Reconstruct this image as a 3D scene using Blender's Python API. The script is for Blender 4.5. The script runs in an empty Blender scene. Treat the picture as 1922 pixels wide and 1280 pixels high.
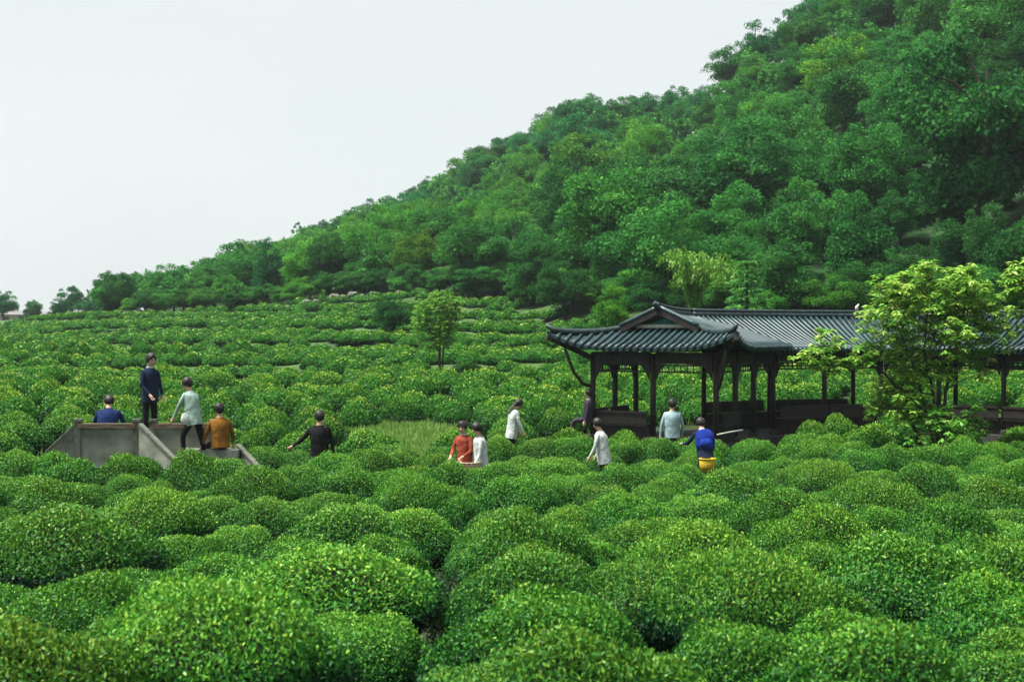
import bpy, bmesh, math, random
import numpy as np
from mathutils import Vector, Matrix
R = math.radians
rng = np.random.default_rng(7)
random.seed(7)
scene = bpy.context.scene
COL = scene.collection

# ------------------------------------------------------------------ camera, sky, sun, exposure
F, HY, CX, CZ = 2640.0, 620.0, 961.0, 3.6      # focal length and horizon of the photograph in its pixels; eye height
cam_d = bpy.data.cameras.new("camera"); cam = bpy.data.objects.new("camera", cam_d); COL.objects.link(cam)
cam.location = (0, 0, CZ); cam.rotation_euler = (R(90), 0, 0)
cam_d.sensor_width = 36; cam_d.lens = 36 * F / 1922; cam_d.shift_y = -(640 - HY) / 1922
cam_d.clip_start = 0.1; cam_d.clip_end = 6000
cam_d.dof.use_dof = True; cam_d.dof.focus_distance = 26; cam_d.dof.aperture_fstop = 3.2
scene.camera = cam
SUN_EL, SUN_AZ = 68.0, -100.0                   # azimuth measured from straight ahead (+Y), left negative
w = bpy.data.worlds.new("World"); scene.world = w; w.use_nodes = True
nt = w.node_tree; bg = nt.nodes["Background"]
sky = nt.nodes.new("ShaderNodeTexSky"); sky.sky_type = 'NISHITA'; sky.sun_disc = False
sky.sun_elevation = R(SUN_EL); sky.sun_rotation = R(SUN_AZ); sky.air_density = 1.0; sky.dust_density = 3.0
tc = nt.nodes.new("ShaderNodeTexCoord"); mp = nt.nodes.new("ShaderNodeMapping"); mp.inputs['Scale'].default_value = (1, 1, 2.6)
nz = nt.nodes.new("ShaderNodeTexNoise"); nz.inputs['Scale'].default_value = 2.2; nz.inputs['Detail'].default_value = 5; nz.inputs['Roughness'].default_value = .5
cr = nt.nodes.new("ShaderNodeValToRGB")
cr.color_ramp.elements[0].position = .3; cr.color_ramp.elements[0].color = (4.2, 4.55, 4.52, 1)
cr.color_ramp.elements[1].position = .72; cr.color_ramp.elements[1].color = (4.7, 4.9, 4.88, 1)
mx = nt.nodes.new("ShaderNodeMix"); mx.data_type = 'RGBA'; mx.inputs[0].default_value = .93
nt.links.new(tc.outputs['Generated'], mp.inputs['Vector']); nt.links.new(mp.outputs[0], nz.inputs['Vector'])
nt.links.new(nz.outputs['Fac'], cr.inputs[0])
nt.links.new(sky.outputs[0], mx.inputs[6]); nt.links.new(cr.outputs[0], mx.inputs[7]); nt.links.new(mx.outputs[2], bg.inputs[0])
bg.inputs[1].default_value = 0.05
sun_d = bpy.data.lights.new("sun", 'SUN'); sun = bpy.data.objects.new("sun", sun_d); COL.objects.link(sun)
sun_d.energy = 3.3; sun_d.angle = R(22); sun_d.color = (1, .97, .9)
sd = Vector((math.sin(R(SUN_AZ)) * math.cos(R(SUN_EL)), math.cos(R(SUN_AZ)) * math.cos(R(SUN_EL)), math.sin(R(SUN_EL))))
sun.rotation_euler = (-sd).to_track_quat('-Z', 'Y').to_euler()
scene.view_settings.view_transform = 'Standard'; scene.view_settings.look = 'None'
scene.view_settings.exposure = 1.9; scene.view_settings.gamma = 1.0
scene.cycles.max_bounces = 5; scene.cycles.diffuse_bounces = 3; scene.cycles.transmission_bounces = 3
scene.cycles.glossy_bounces = 2; scene.cycles.volume_bounces = 0

# ------------------------------------------------------------------ helpers
def P(px, py, Y): return Vector(((px - CX) / F * Y, Y, CZ - (py - HY) / F * Y))
def pix(x, y, z): return (CX + F * x / y, HY - F * (z - CZ) / y)

def tag(o, label=None, cat=None, group=None, kind=None):
    if label: o['label'] = label
    if cat: o['category'] = cat
    if group: o['group'] = group
    if kind: o['kind'] = kind
    return o
def empty(name, loc=(0, 0, 0), rz=0):
    o = bpy.data.objects.new(name, None); COL.objects.link(o); o.empty_display_size = .2
    o.location = loc; o.rotation_euler = (0, 0, rz); return o
def link(name, me, parent=None, mats=()):
    for m in mats:
        if m and m.name not in [x.name for x in me.materials if x]: me.materials.append(m)
    o = bpy.data.objects.new(name, me); COL.objects.link(o)
    if parent: o.parent = parent
    return o
def copy_tree(o, parent=None):
    c = o.copy(); COL.objects.link(c); c.parent = parent
    for ch in list(o.children): copy_tree(ch, c)
    return c
def mesh_np(name, V, Q, tint=None, matidx=None, smooth=False):
    """V (n,3), Q (m,4) or (m,3) -> mesh; tint per face"""
    me = bpy.data.meshes.new(name); V = np.asarray(V, np.float32); Q = np.asarray(Q, np.int32)
    k = Q.shape[1]
    me.vertices.add(len(V)); me.vertices.foreach_set('co', V.ravel())
    me.loops.add(Q.size); me.loops.foreach_set('vertex_index', Q.ravel())
    me.polygons.add(len(Q)); me.polygons.foreach_set('loop_start', np.arange(0, Q.size, k, dtype=np.int32))
    if matidx is not None: me.polygons.foreach_set('material_index', np.asarray(matidx, np.int32))
    if smooth: me.polygons.foreach_set('use_smooth', np.ones(len(Q), bool))
    if tint is not None:
        a = me.attributes.new('tint', 'FLOAT', 'FACE'); a.data.foreach_set('value', np.asarray(tint, np.float32))
    me.update(calc_edges=True); return me
class MB:
    """small mesh collector (quads and triangles)"""
    def __init__(s): s.v = []; s.f = []; s.m = []
    def add(s, vs, fs, m=0):
        b = len(s.v); s.v += [tuple(p) for p in vs]; s.f += [tuple(b + i for i in f) for f in fs]; s.m += [m] * len(fs); return s
    def box(s, c, size, M=None, m=0, bev=0):
        x, y, z = [k / 2 for k in size]; c = Vector(c)
        vs = [Vector((a * x, b * y, d * z)) for d in (-1, 1) for a, b in ((-1, -1), (1, -1), (1, 1), (-1, 1))]
        if M: vs = [M @ p for p in vs]
        return s.add([p + c for p in vs], [(3, 2, 1, 0), (4, 5, 6, 7), (0, 1, 5, 4), (1, 2, 6, 5), (2, 3, 7, 6), (3, 0, 4, 7)], m)
    def bar(s, a, b, wd, ht, m=0):
        """rectangular beam from a to b, ht measured upwards"""
        a = Vector(a); b = Vector(b); d = (b - a); L = d.length; d.normalize()
        up = Vector((0, 0, 1)) if abs(d.z) < .95 else Vector((0, 1, 0))
        sd_ = d.cross(up).normalized(); up = sd_.cross(d).normalized()
        M = Matrix((d, sd_, up)).transposed()
        return s.box((a + b) / 2, (L, wd, ht), M, m)
    def tube(s, pts, rad, n=8, m=0, cap=True):
        pts = [Vector(p) for p in pts]; rad = rad if isinstance(rad, (list, tuple)) else [rad] * len(pts)
        vs = []; fs = []; prev = None
        for i, p in enumerate(pts):
            d = (pts[min(i + 1, len(pts) - 1)] - pts[max(i - 1, 0)]).normalized()
            if prev is None:
                ref = Vector((1, 0, 0)) if abs(d.x) < .8 else Vector((0, 1, 0)); u = d.cross(ref).normalized()
            else:
                u = (prev - d * prev.dot(d)).normalized()
            prev = u; v = d.cross(u)
            for k in range(n):
                a = 2 * math.pi * k / n; vs.append(p + (u * math.cos(a) + v * math.sin(a)) * rad[i])
        for i in range(len(pts) - 1):
            for k in range(n):
                fs.append((i * n + k, i * n + (k + 1) % n, (i + 1) * n + (k + 1) % n, (i + 1) * n + k))
        if cap: fs.append(tuple(range(n))[::-1]); fs.append(tuple((len(pts) - 1) * n + k for k in range(n)))
        return s.add(vs, fs, m)
    def lathe(s, prof, n=14, M=None, m=0, sx=1, sy=1):
        vs = []; fs = []
        for r, z in prof:
            for k in range(n):
                a = 2 * math.pi * k / n; p = Vector((r * math.cos(a) * sx, r * math.sin(a) * sy, z)); vs.append(M @ p if M else p)
        for i in range(len(prof) - 1):
            for k in range(n): fs.append((i * n + k, i * n + (k + 1) % n, (i + 1) * n + (k + 1) % n, (i + 1) * n + k))
        return s.add(vs, fs, m)
    def grid(s, G, m=0, thick=0):
        """G[i][j] of points -> sheet; thick > 0 closes it downwards"""
        ni, nj = len(G), len(G[0]); vs = [p for row in G for p in row]
        fs = [(i * nj + j, i * nj + j + 1, (i + 1) * nj + j + 1, (i + 1) * nj + j) for i in range(ni - 1) for j in range(nj - 1)]
        if thick:
            b = ni * nj; vs = vs + [(p[0], p[1], p[2] - thick) for p in vs]
            fs += [tuple(b + k for k in f[::-1]) for f in fs]
            for i in range(ni - 1):
                for j in (0, nj - 1): fs.append((i * nj + j, (i + 1) * nj + j, b + (i + 1) * nj + j, b + i * nj + j))
            for j in range(nj - 1):
                for i in (0, ni - 1): fs.append((i * nj + j, i * nj + j + 1, b + i * nj + j + 1, b + i * nj + j))
        return s.add(vs, fs, m)
    def build(s, name, mats, parent=None, smooth=False):
        me = bpy.data.meshes.new(name); me.from_pydata(s.v, [], s.f)
        mats = mats if isinstance(mats, (list, tuple)) else [mats]
        for m in mats: me.materials.append(m)
        me.polygons.foreach_set('material_index', np.array(s.m, np.int32))
        if smooth: me.polygons.foreach_set('use_smooth', np.ones(len(s.f), bool))
        bm = bmesh.new(); bm.from_mesh(me); bmesh.ops.recalc_face_normals(bm, faces=bm.faces); bm.to_mesh(me); bm.free()
        o = bpy.data.objects.new(name, me); COL.objects.link(o)
        if parent: o.parent = parent
        return o

# ------------------------------------------------------------------ materials
def new_mat(name):
    m = bpy.data.materials.new(name); m.use_nodes = True; return m, m.node_tree, m.node_tree.nodes['Principled BSDF']
def noise_mat(name, c1, c2, scale=6, rough=.8, bump=.0, detail=6, spec=.3, stretch=None):
    m, t, b = new_mat(name); L = t.links
    n = t.nodes.new('ShaderNodeTexNoise'); n.inputs['Scale'].default_value = scale; n.inputs['Detail'].default_value = detail
    co = t.nodes.new('ShaderNodeTexCoord')
    if stretch:
        mp_ = t.nodes.new('ShaderNodeMapping'); mp_.inputs['Scale'].default_value = stretch
        L.new(co.outputs['Object'], mp_.inputs[0]); L.new(mp_.outputs[0], n.inputs['Vector'])
    else: L.new(co.outputs['Object'], n.inputs['Vector'])
    r = t.nodes.new('ShaderNodeValToRGB'); r.color_ramp.elements[0].position = .32; r.color_ramp.elements[1].position = .7
    r.color_ramp.elements[0].color = (*c1, 1); r.color_ramp.elements[1].color = (*c2, 1)
    L.new(n.outputs['Fac'], r.inputs[0]); L.new(r.outputs[0], b.inputs['Base Color'])
    b.inputs['Roughness'].default_value = rough; b.inputs['Specular IOR Level'].default_value = spec
    if bump:
        bp = t.nodes.new('ShaderNodeBump'); bp.inputs['Strength'].default_value = bump; bp.inputs['Distance'].default_value = .03
        L.new(n.outputs['Fac'], bp.inputs['Height']); L.new(bp.outputs[0], b.inputs['Normal'])
    return m
def leaf_mat(name, stops, transl=.3, rough=.5, spec=.25, objcol=True, wscale=.35, wamt=.25):
    """leaf colour by the per-leaf tint attribute, times object colour, with patchy field variation"""
    m, t, b = new_mat(name); L = t.links
    a = t.nodes.new('ShaderNodeAttribute'); a.attribute_name = 'tint'
    r = t.nodes.new('ShaderNodeValToRGB'); el = r.color_ramp.elements
    while len(el) < len(stops): el.new(.5)
    for e, (p, c) in zip(el, stops): e.position = p; e.color = (*c, 1)
    g = t.nodes.new('ShaderNodeNewGeometry'); n = t.nodes.new('ShaderNodeTexNoise'); n.inputs['Scale'].default_value = wscale; n.inputs['Detail'].default_value = 3
    L.new(g.outputs['Position'], n.inputs['Vector'])
    ma = t.nodes.new('ShaderNodeMath'); ma.operation = 'MULTIPLY_ADD'; ma.inputs[1].default_value = wamt * 2; 
    ad = t.nodes.new('ShaderNodeMath'); ad.operation = 'SUBTRACT'; ad.inputs[1].default_value = wamt
    L.new(n.outputs['Fac'], ma.inputs[0]); L.new(a.outputs['Fac'], ma.inputs[2]); L.new(ma.outputs[0], ad.inputs[0]); L.new(ad.outputs[0], r.inputs[0])
    col = r.outputs[0]
    if objcol:
        oi = t.nodes.new('ShaderNodeObjectInfo'); mul = t.nodes.new('ShaderNodeMix'); mul.data_type = 'RGBA'; mul.blend_type = 'MULTIPLY'; mul.inputs[0].default_value = 1
        L.new(col, mul.inputs[6]); L.new(oi.outputs['Color'], mul.inputs[7]); col = mul.outputs[2]
    L.new(col, b.inputs['Base Color']); b.inputs['Roughness'].default_value = rough; b.inputs['Specular IOR Level'].default_value = spec
    tr = t.nodes.new('ShaderNodeBsdfTranslucent'); L.new(col, tr.inputs['Color'])
    mxs = t.nodes.new('ShaderNodeMixShader'); mxs.inputs[0].default_value = transl
    L.new(b.outputs[0], mxs.inputs[1]); L.new(tr.outputs[0], mxs.inputs[2])
    L.new(mxs.outputs[0], t.nodes['Material Output'].inputs['Surface'])
    return m
M = {}
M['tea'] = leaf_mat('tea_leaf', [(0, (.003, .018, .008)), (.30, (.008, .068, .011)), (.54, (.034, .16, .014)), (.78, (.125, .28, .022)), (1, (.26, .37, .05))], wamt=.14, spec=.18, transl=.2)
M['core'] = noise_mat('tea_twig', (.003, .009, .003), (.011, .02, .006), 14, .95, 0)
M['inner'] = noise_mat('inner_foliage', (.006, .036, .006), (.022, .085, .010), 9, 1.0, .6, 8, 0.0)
M['stem'] = noise_mat('tea_stem', (.02, .014, .01), (.06, .045, .03), 30, .9, .3)
M['forest'] = leaf_mat('forest_leaf', [(0, (.007, .055, .016)), (.4, (.026, .145, .026)), (.75, (.075, .27, .04)), (1, (.17, .37, .06))], transl=.42, wscale=.06, wamt=.15, spec=.08, rough=.65)
M['bark'] = noise_mat('bark', (.014, .013, .010), (.045, .042, .032), 12, .95, .4, stretch=(1, 1, .2))
M['pale_leaf'] = leaf_mat('pale_leaf', [(0, (.035, .14, .018)), (.38, (.12, .31, .03)), (.7, (.3, .47, .07)), (1, (.5, .54, .2))], transl=.35, wscale=.8, wamt=.2)
M['grass'] = leaf_mat('grass_blade', [(0, (.05, .14, .02)), (.5, (.14, .29, .05)), (1, (.3, .42, .12))], transl=.3, wscale=.5)

# ------------------------------------------------------------------ terrain
def interp(x, xs, ys): return np.interp(x, xs, ys)
def smooth(t): t = np.clip(t, 0, 1); return t * t * (3 - 2 * t)
PXS = [-400, 0, 200, 400, 600, 700, 850, 1000, 1100, 1400, 1922, 2400]
DB = [150, 135, 132, 125, 118, 114, 108, 98, 88, 76, 66, 60]              # where the field ends and the wooded hill begins
YB = [608, 606, 596, 582, 560, 548, 552, 575, 586, 600, 618, 630]
SIL = [(-400, 612, 300), (0, 606, 300), (150, 596, 260), (200, 596, 240), (300, 578, 230), (450, 535, 230), (600, 488, 230), (750, 432, 228), (860, 380, 225), (1000, 310, 220), (1080, 262, 215), (1200, 245, 210), (1260, 268, 205), (1330, 250, 185), (1355, 200, 178), (1400, 155, 174), (1480, 115, 170), (1600, 45, 165), (1922, -140, 150), (2400, -300, 140)]
SPX = [s[0] for s in SIL]; SY = [s[1] for s in SIL]; SD = [s[2] for s in SIL]
NEAR_Y = [-60, 0, 8, 30, 37, 45, 61]; NEAR_Z = [-2.3, -2.41, -2.7, -3.5, -3.3, -2.75, -1.75]
def ground(X, Y):
    X = np.asarray(X, float); Y = np.asarray(Y, float)
    px = np.clip(CX + F * X / np.maximum(Y, 25.), -400, 2400)
    near = np.interp(Y, NEAR_Y, NEAR_Z)
    db = np.interp(px, PXS, DB); zb = -(np.interp(px, PXS, YB) - HY) / F * db
    ds = np.interp(px, SPX, SD); zs = -(np.interp(px, SPX, SY) - HY) / F * ds
    t = np.clip((Y - 61) / (db - 61 + 1e-6), 0, 1)
    z1 = -1.75 + (zb + 1.75) * (t * .75 + .25 * t * t)
    t2 = np.clip((Y - db) / (ds - db), 0, 1)
    z2 = zb + (zs - zb) * (t2 * .8 + .2 * t2 * t2)
    z3 = zs - .22 * np.maximum(Y - ds, 0) * np.clip((zs + 1) / 6, 0, 1); z3 = np.maximum(z3, -8)
    def terr(z, q=.8):
        f = z / q; fl = np.floor(f); return q * (fl + smooth((f - fl - .82) / .18))
    tb = .65 * smooth((Y - 47) / 8)
    near = near * (1 - tb) + terr(near) * tb; z1 = z1 * (1 - tb) + terr(z1) * tb * np.clip((db - Y) / 6, 0, 1) + z1 * tb * (1 - np.clip((db - Y) / 6, 0, 1))
    z = np.where(Y < 61, near, np.where(Y < db, z1, np.where(Y < ds, z2, z3)))
    z = z + .09 * np.sin(X * .8 + 1.3) * np.sin(Y * .6) * np.clip(Y / 20, 0, 1) + .22 * np.sin(X * .23 + Y * .13) * np.clip((Y - 50) / 40, 0, 1)
    far = np.clip((Y - 500) / 300, 0, 1)
    return z * (1 - far) - 6 * far + CZ
def gz(x, y): return float(ground(x, y))
def spaced(a, b, n, k):  # denser near a
    t = np.linspace(0, 1, n); return a + (b - a) * t ** k
ys = np.concatenate([np.linspace(-60, 0, 10)[:-1], np.linspace(0, 70, 130)[:-1], np.linspace(70, 320, 150)[:-1], spaced(320, 4500, 24, 2)])
xs = np.concatenate([-spaced(90, 2500, 16, 2)[::-1], np.linspace(-90, 120, 170)[1:-1], spaced(120, 2500, 16, 2)])
XX, YY = np.meshgrid(xs, ys); ZZ = ground(XX, YY)
V = np.stack([XX.ravel(), YY.ravel(), ZZ.ravel()], 1); nx = len(xs); ii = np.arange(len(ys) - 1)[:, None] * nx + np.arange(nx - 1)[None]
Q = np.stack([ii, ii + 1, ii + nx + 1, ii + nx], -1).reshape(-1, 4)
gmat = noise_mat('ground_grass', (.02, .05, .010), (.06, .13, .025), .8, .95, .4, 10)
t_ = gmat.node_tree; at_ = t_.nodes.new('ShaderNodeAttribute'); at_.attribute_name = 'cover'                 # 0 soil under the tea, .5 grass, 1 leaf litter of the wood
rp_ = t_.nodes.new('ShaderNodeValToRGB'); rp_.color_ramp.elements[0].color = (.16, .13, .12, 1); rp_.color_ramp.elements[1].color = (.2, .42, .3, 1); e_ = rp_.color_ramp.elements.new(.5); e_.color = (1, 1, 1, 1)
mm_ = t_.nodes.new('ShaderNodeMix'); mm_.data_type = 'RGBA'; mm_.blend_type = 'MULTIPLY'; mm_.inputs[0].default_value = 1
bs_ = t_.nodes['Principled BSDF']; src_ = bs_.inputs['Base Color'].links[0].from_socket
t_.links.new(at_.outputs['Fac'], rp_.inputs[0]); t_.links.new(src_, mm_.inputs[6]); t_.links.new(rp_.outputs[0], mm_.inputs[7]); t_.links.new(mm_.outputs[2], bs_.inputs['Base Color'])
g_me = mesh_np('ground', V, Q, smooth=True); px_ = CX + F * V[:, 0] / np.maximum(V[:, 1], 25)
cov = np.where(V[:, 1] > np.interp(px_, PXS, DB) - 1, np.where(px_ > 180, 1., .5), np.where(V[:, 1] < 33, .05, np.where(V[:, 1] < 53, np.where(((px_ - 765 + (V[:, 1] - 38.5) * 6) / 95) ** 2 + ((V[:, 1] - 38.5) / 4.6) ** 2 < 1.1, .5, .12), .38))); a_ = g_me.attributes.new('cover', 'FLOAT', 'POINT'); a_.data.foreach_set('value', cov.astype(np.float32))
g_o = link('ground', g_me, mats=[gmat]); tag(g_o, kind='structure')

# ------------------------------------------------------------------ leaf sheets
def leaves(C, N, L, Wd, A=None, fold=.25, seed=0):
    """leaf quads at centres C, facing N, length L, half folded along the midrib; A is the leaf axis"""
    r = np.random.default_rng(seed); n = len(C)
    N = N / (np.linalg.norm(N, axis=1, keepdims=True) + 1e-9)
    if A is None: A = r.normal(size=(n, 3))
    A = A - N * (A * N).sum(1, keepdims=True); A /= np.linalg.norm(A, axis=1, keepdims=True) + 1e-9
    B = np.cross(N, A); L = np.broadcast_to(L, (n,))[:, None]; Wd = np.broadcast_to(Wd, (n,))[:, None]
    tip = C + A * L * .5; base = C - A * L * .5; mid = C + N * 0
    l = mid + B * Wd * .5 + N * Wd * fold; rr = mid - B * Wd * .5 + N * Wd * fold
    V = np.stack([base, rr, tip, l], 1).reshape(-1, 3); Q = np.arange(4 * n).reshape(n, 4)
    return V, Q
def lump(D, r, k=9, amp=.1):
    """smooth lumps over directions D"""
    o = np.zeros(len(D))
    for _ in range(k):
        f = r.normal(size=3) * r.uniform(1.5, 4.5); o += np.sin(D @ f + r.uniform(0, 6.28)) / k ** .5
    return o * amp
PR = np.array([0, .2, .39, .57, .73, .86, .95, 1.0, .97, .88]); PZ = np.array([1, .975, .91, .81, .68, .53, .38, .24, .11, 0])
HOLLOW = (np.array([0, .22, .43, .63, .82, .96, 1.0, .9, .74, .6]), np.array([1, .98, .92, .83, .72, .6, .48, .34, .18, 0]))   # overhanging crown, bare legs
def bush_mesh(name, seed, n, ln, wd, lumps=.07, bare=.0, core=16, jit=.05, tv=.17, green=False, prof_=None):
    PR, PZ = prof_ or (globals()['PR'], globals()['PZ'])
    r = np.random.default_rng(seed)
    s = np.concatenate([[0], np.cumsum(np.hypot(np.diff(PR), np.diff(PZ)))]); s /= s[-1]
    q = r.random(n * 3); rad = np.interp(q, s, PR); q = q[r.random(n * 3) < rad + .02][:n]; n = len(q)
    def surf(q, ph):
        rad = np.interp(q, s, PR); z = np.interp(q, s, PZ); dr = np.interp(q + .03, s, PR) - np.interp(q - .03, s, PR); dz = np.interp(q + .03, s, PZ) - np.interp(q - .03, s, PZ)
        D = np.stack([rad * np.cos(ph), rad * np.sin(ph), z], 1)
        Nn = np.stack([-dz * np.cos(ph), -dz * np.sin(ph), dr], 1); Nn /= np.linalg.norm(Nn, axis=1, keepdims=True) + 1e-9
        return D, Nn
    ph = r.random(n) * 2 * np.pi
    D, Nn = surf(q, ph); rs = np.random.default_rng(seed + 99); lum = lump(D * 1.3, rs, amp=lumps)
    depth = r.random(n) ** 2 * .14 - .01
    C = D + Nn * (lum - depth)[:, None] + r.normal(size=(n, 3)) * jit * .4
    up = np.array([0, 0, 1.])
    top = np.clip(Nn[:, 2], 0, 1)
    Nf = Nn * .55 + up * .25 + r.normal(size=(n, 3)) * .55
    A = Nn * .5 + up * .5 + r.normal(size=(n, 3)) * .8
    shoot = r.random(n) < .3 * top                                   # young upright shoots on the plucking table
    Nf = np.where(shoot[:, None], r.normal(size=(n, 3)), Nf); A = np.where(shoot[:, None], up + r.normal(size=(n, 3)) * .35, A)
    C = C + np.where(shoot[:, None], Nn * .015, 0)
    keep = np.ones(n, bool)
    if bare: keep = ~(r.random(n) < bare * np.clip((.55 - C[:, 2]) / .3, 0, 1))
    L = ln * r.uniform(.7, 1.25, n); Vl, Ql = leaves(C[keep], Nf[keep], L[keep], L[keep] * wd, A[keep], seed=seed)
    tint = np.clip(r.normal(.37, tv, n) + .18 * shoot + .6 * (top - .62) + .5 * lum, 0, 1)  # paler young flush on top; sides coloured extra dark to deepen their shade
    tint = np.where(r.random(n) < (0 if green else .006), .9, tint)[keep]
    # inner mass of twigs
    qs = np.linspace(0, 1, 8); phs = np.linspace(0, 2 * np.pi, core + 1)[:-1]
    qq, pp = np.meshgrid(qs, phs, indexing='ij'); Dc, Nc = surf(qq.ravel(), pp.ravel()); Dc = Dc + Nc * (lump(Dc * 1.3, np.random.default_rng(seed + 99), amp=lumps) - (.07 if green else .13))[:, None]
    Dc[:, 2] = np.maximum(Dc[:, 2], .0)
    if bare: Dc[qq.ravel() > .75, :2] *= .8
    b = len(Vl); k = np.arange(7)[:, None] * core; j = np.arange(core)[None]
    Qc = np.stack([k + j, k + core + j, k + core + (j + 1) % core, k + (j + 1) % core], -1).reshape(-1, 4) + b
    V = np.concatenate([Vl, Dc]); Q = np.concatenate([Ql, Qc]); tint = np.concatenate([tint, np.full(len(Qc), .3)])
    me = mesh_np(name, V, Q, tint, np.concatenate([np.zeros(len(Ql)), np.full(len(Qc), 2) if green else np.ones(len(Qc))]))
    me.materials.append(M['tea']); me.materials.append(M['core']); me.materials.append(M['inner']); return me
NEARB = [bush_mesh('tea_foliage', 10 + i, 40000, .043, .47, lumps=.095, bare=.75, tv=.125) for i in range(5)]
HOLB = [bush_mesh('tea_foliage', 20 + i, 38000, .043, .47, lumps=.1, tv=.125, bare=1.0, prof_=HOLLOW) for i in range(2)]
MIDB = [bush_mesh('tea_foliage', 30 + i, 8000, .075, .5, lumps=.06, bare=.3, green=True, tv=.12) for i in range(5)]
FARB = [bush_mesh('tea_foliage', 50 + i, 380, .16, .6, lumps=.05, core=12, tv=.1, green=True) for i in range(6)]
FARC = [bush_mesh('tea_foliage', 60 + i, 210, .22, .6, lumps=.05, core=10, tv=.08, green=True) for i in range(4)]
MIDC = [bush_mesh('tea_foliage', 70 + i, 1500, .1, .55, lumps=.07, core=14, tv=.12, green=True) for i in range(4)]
def stems_mesh(seed):
    r = random.Random(seed); mb = MB()
    for k in range(16):
        a = r.uniform(0, 6.28); r0 = r.uniform(.05, .35); r1 = r.uniform(.45, .92); a2 = a + r.uniform(-.4, .4)
        mb.tube([(r0 * math.cos(a), r0 * math.sin(a), -.12), ((r0 + r1) / 2 * math.cos(a), (r0 + r1) / 2 * math.sin(a), .18), (r1 * math.cos(a2), r1 * math.sin(a2), .55)], [.028, .02, .01], 5, cap=False)
    me = bpy.data.meshes.new('stem'); me.from_pydata(mb.v, [], mb.f); me.materials.append(M['stem']); return me
STEMS = [stems_mesh(i) for i in range(3)]
BUSH = []      # (x, y, r) of every bush
def put_bush(x, y, rx, ry, h, near, i, label=None, group=None, rz=None, col=None):
    z = gz(x, y); rz = random.uniform(0, 6.28) if rz is None else rz
    k = random.uniform(.8, 1.2); c = col or (k * random.uniform(.88, 1.05), k, k * random.uniform(.9, 1.1), 1)
    if near:
        e = empty('tea_bush', (x, y, z), rz); e.scale = (rx, ry, h)
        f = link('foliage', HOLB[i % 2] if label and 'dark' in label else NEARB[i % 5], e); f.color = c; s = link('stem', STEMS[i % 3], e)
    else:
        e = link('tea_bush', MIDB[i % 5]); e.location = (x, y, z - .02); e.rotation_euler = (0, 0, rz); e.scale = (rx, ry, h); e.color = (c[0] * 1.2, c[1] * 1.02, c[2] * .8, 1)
    tag(e, label, 'tea bush', group); BUSH.append((x, y, max(rx, ry))); return e
def solve(px, ytop, hb, lo=5.2, hi=75):
    for _ in range(40):
        m_ = (lo + hi) / 2; X = (px - CX) / F * m_
        if HY + F * (CZ - gz(X, m_) - hb) / m_ > ytop: lo = m_
        else: hi = m_
    return (px - CX) / F * lo, lo

# people stand in these spots (x, y): kept free of bushes
KEEP = []
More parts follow.
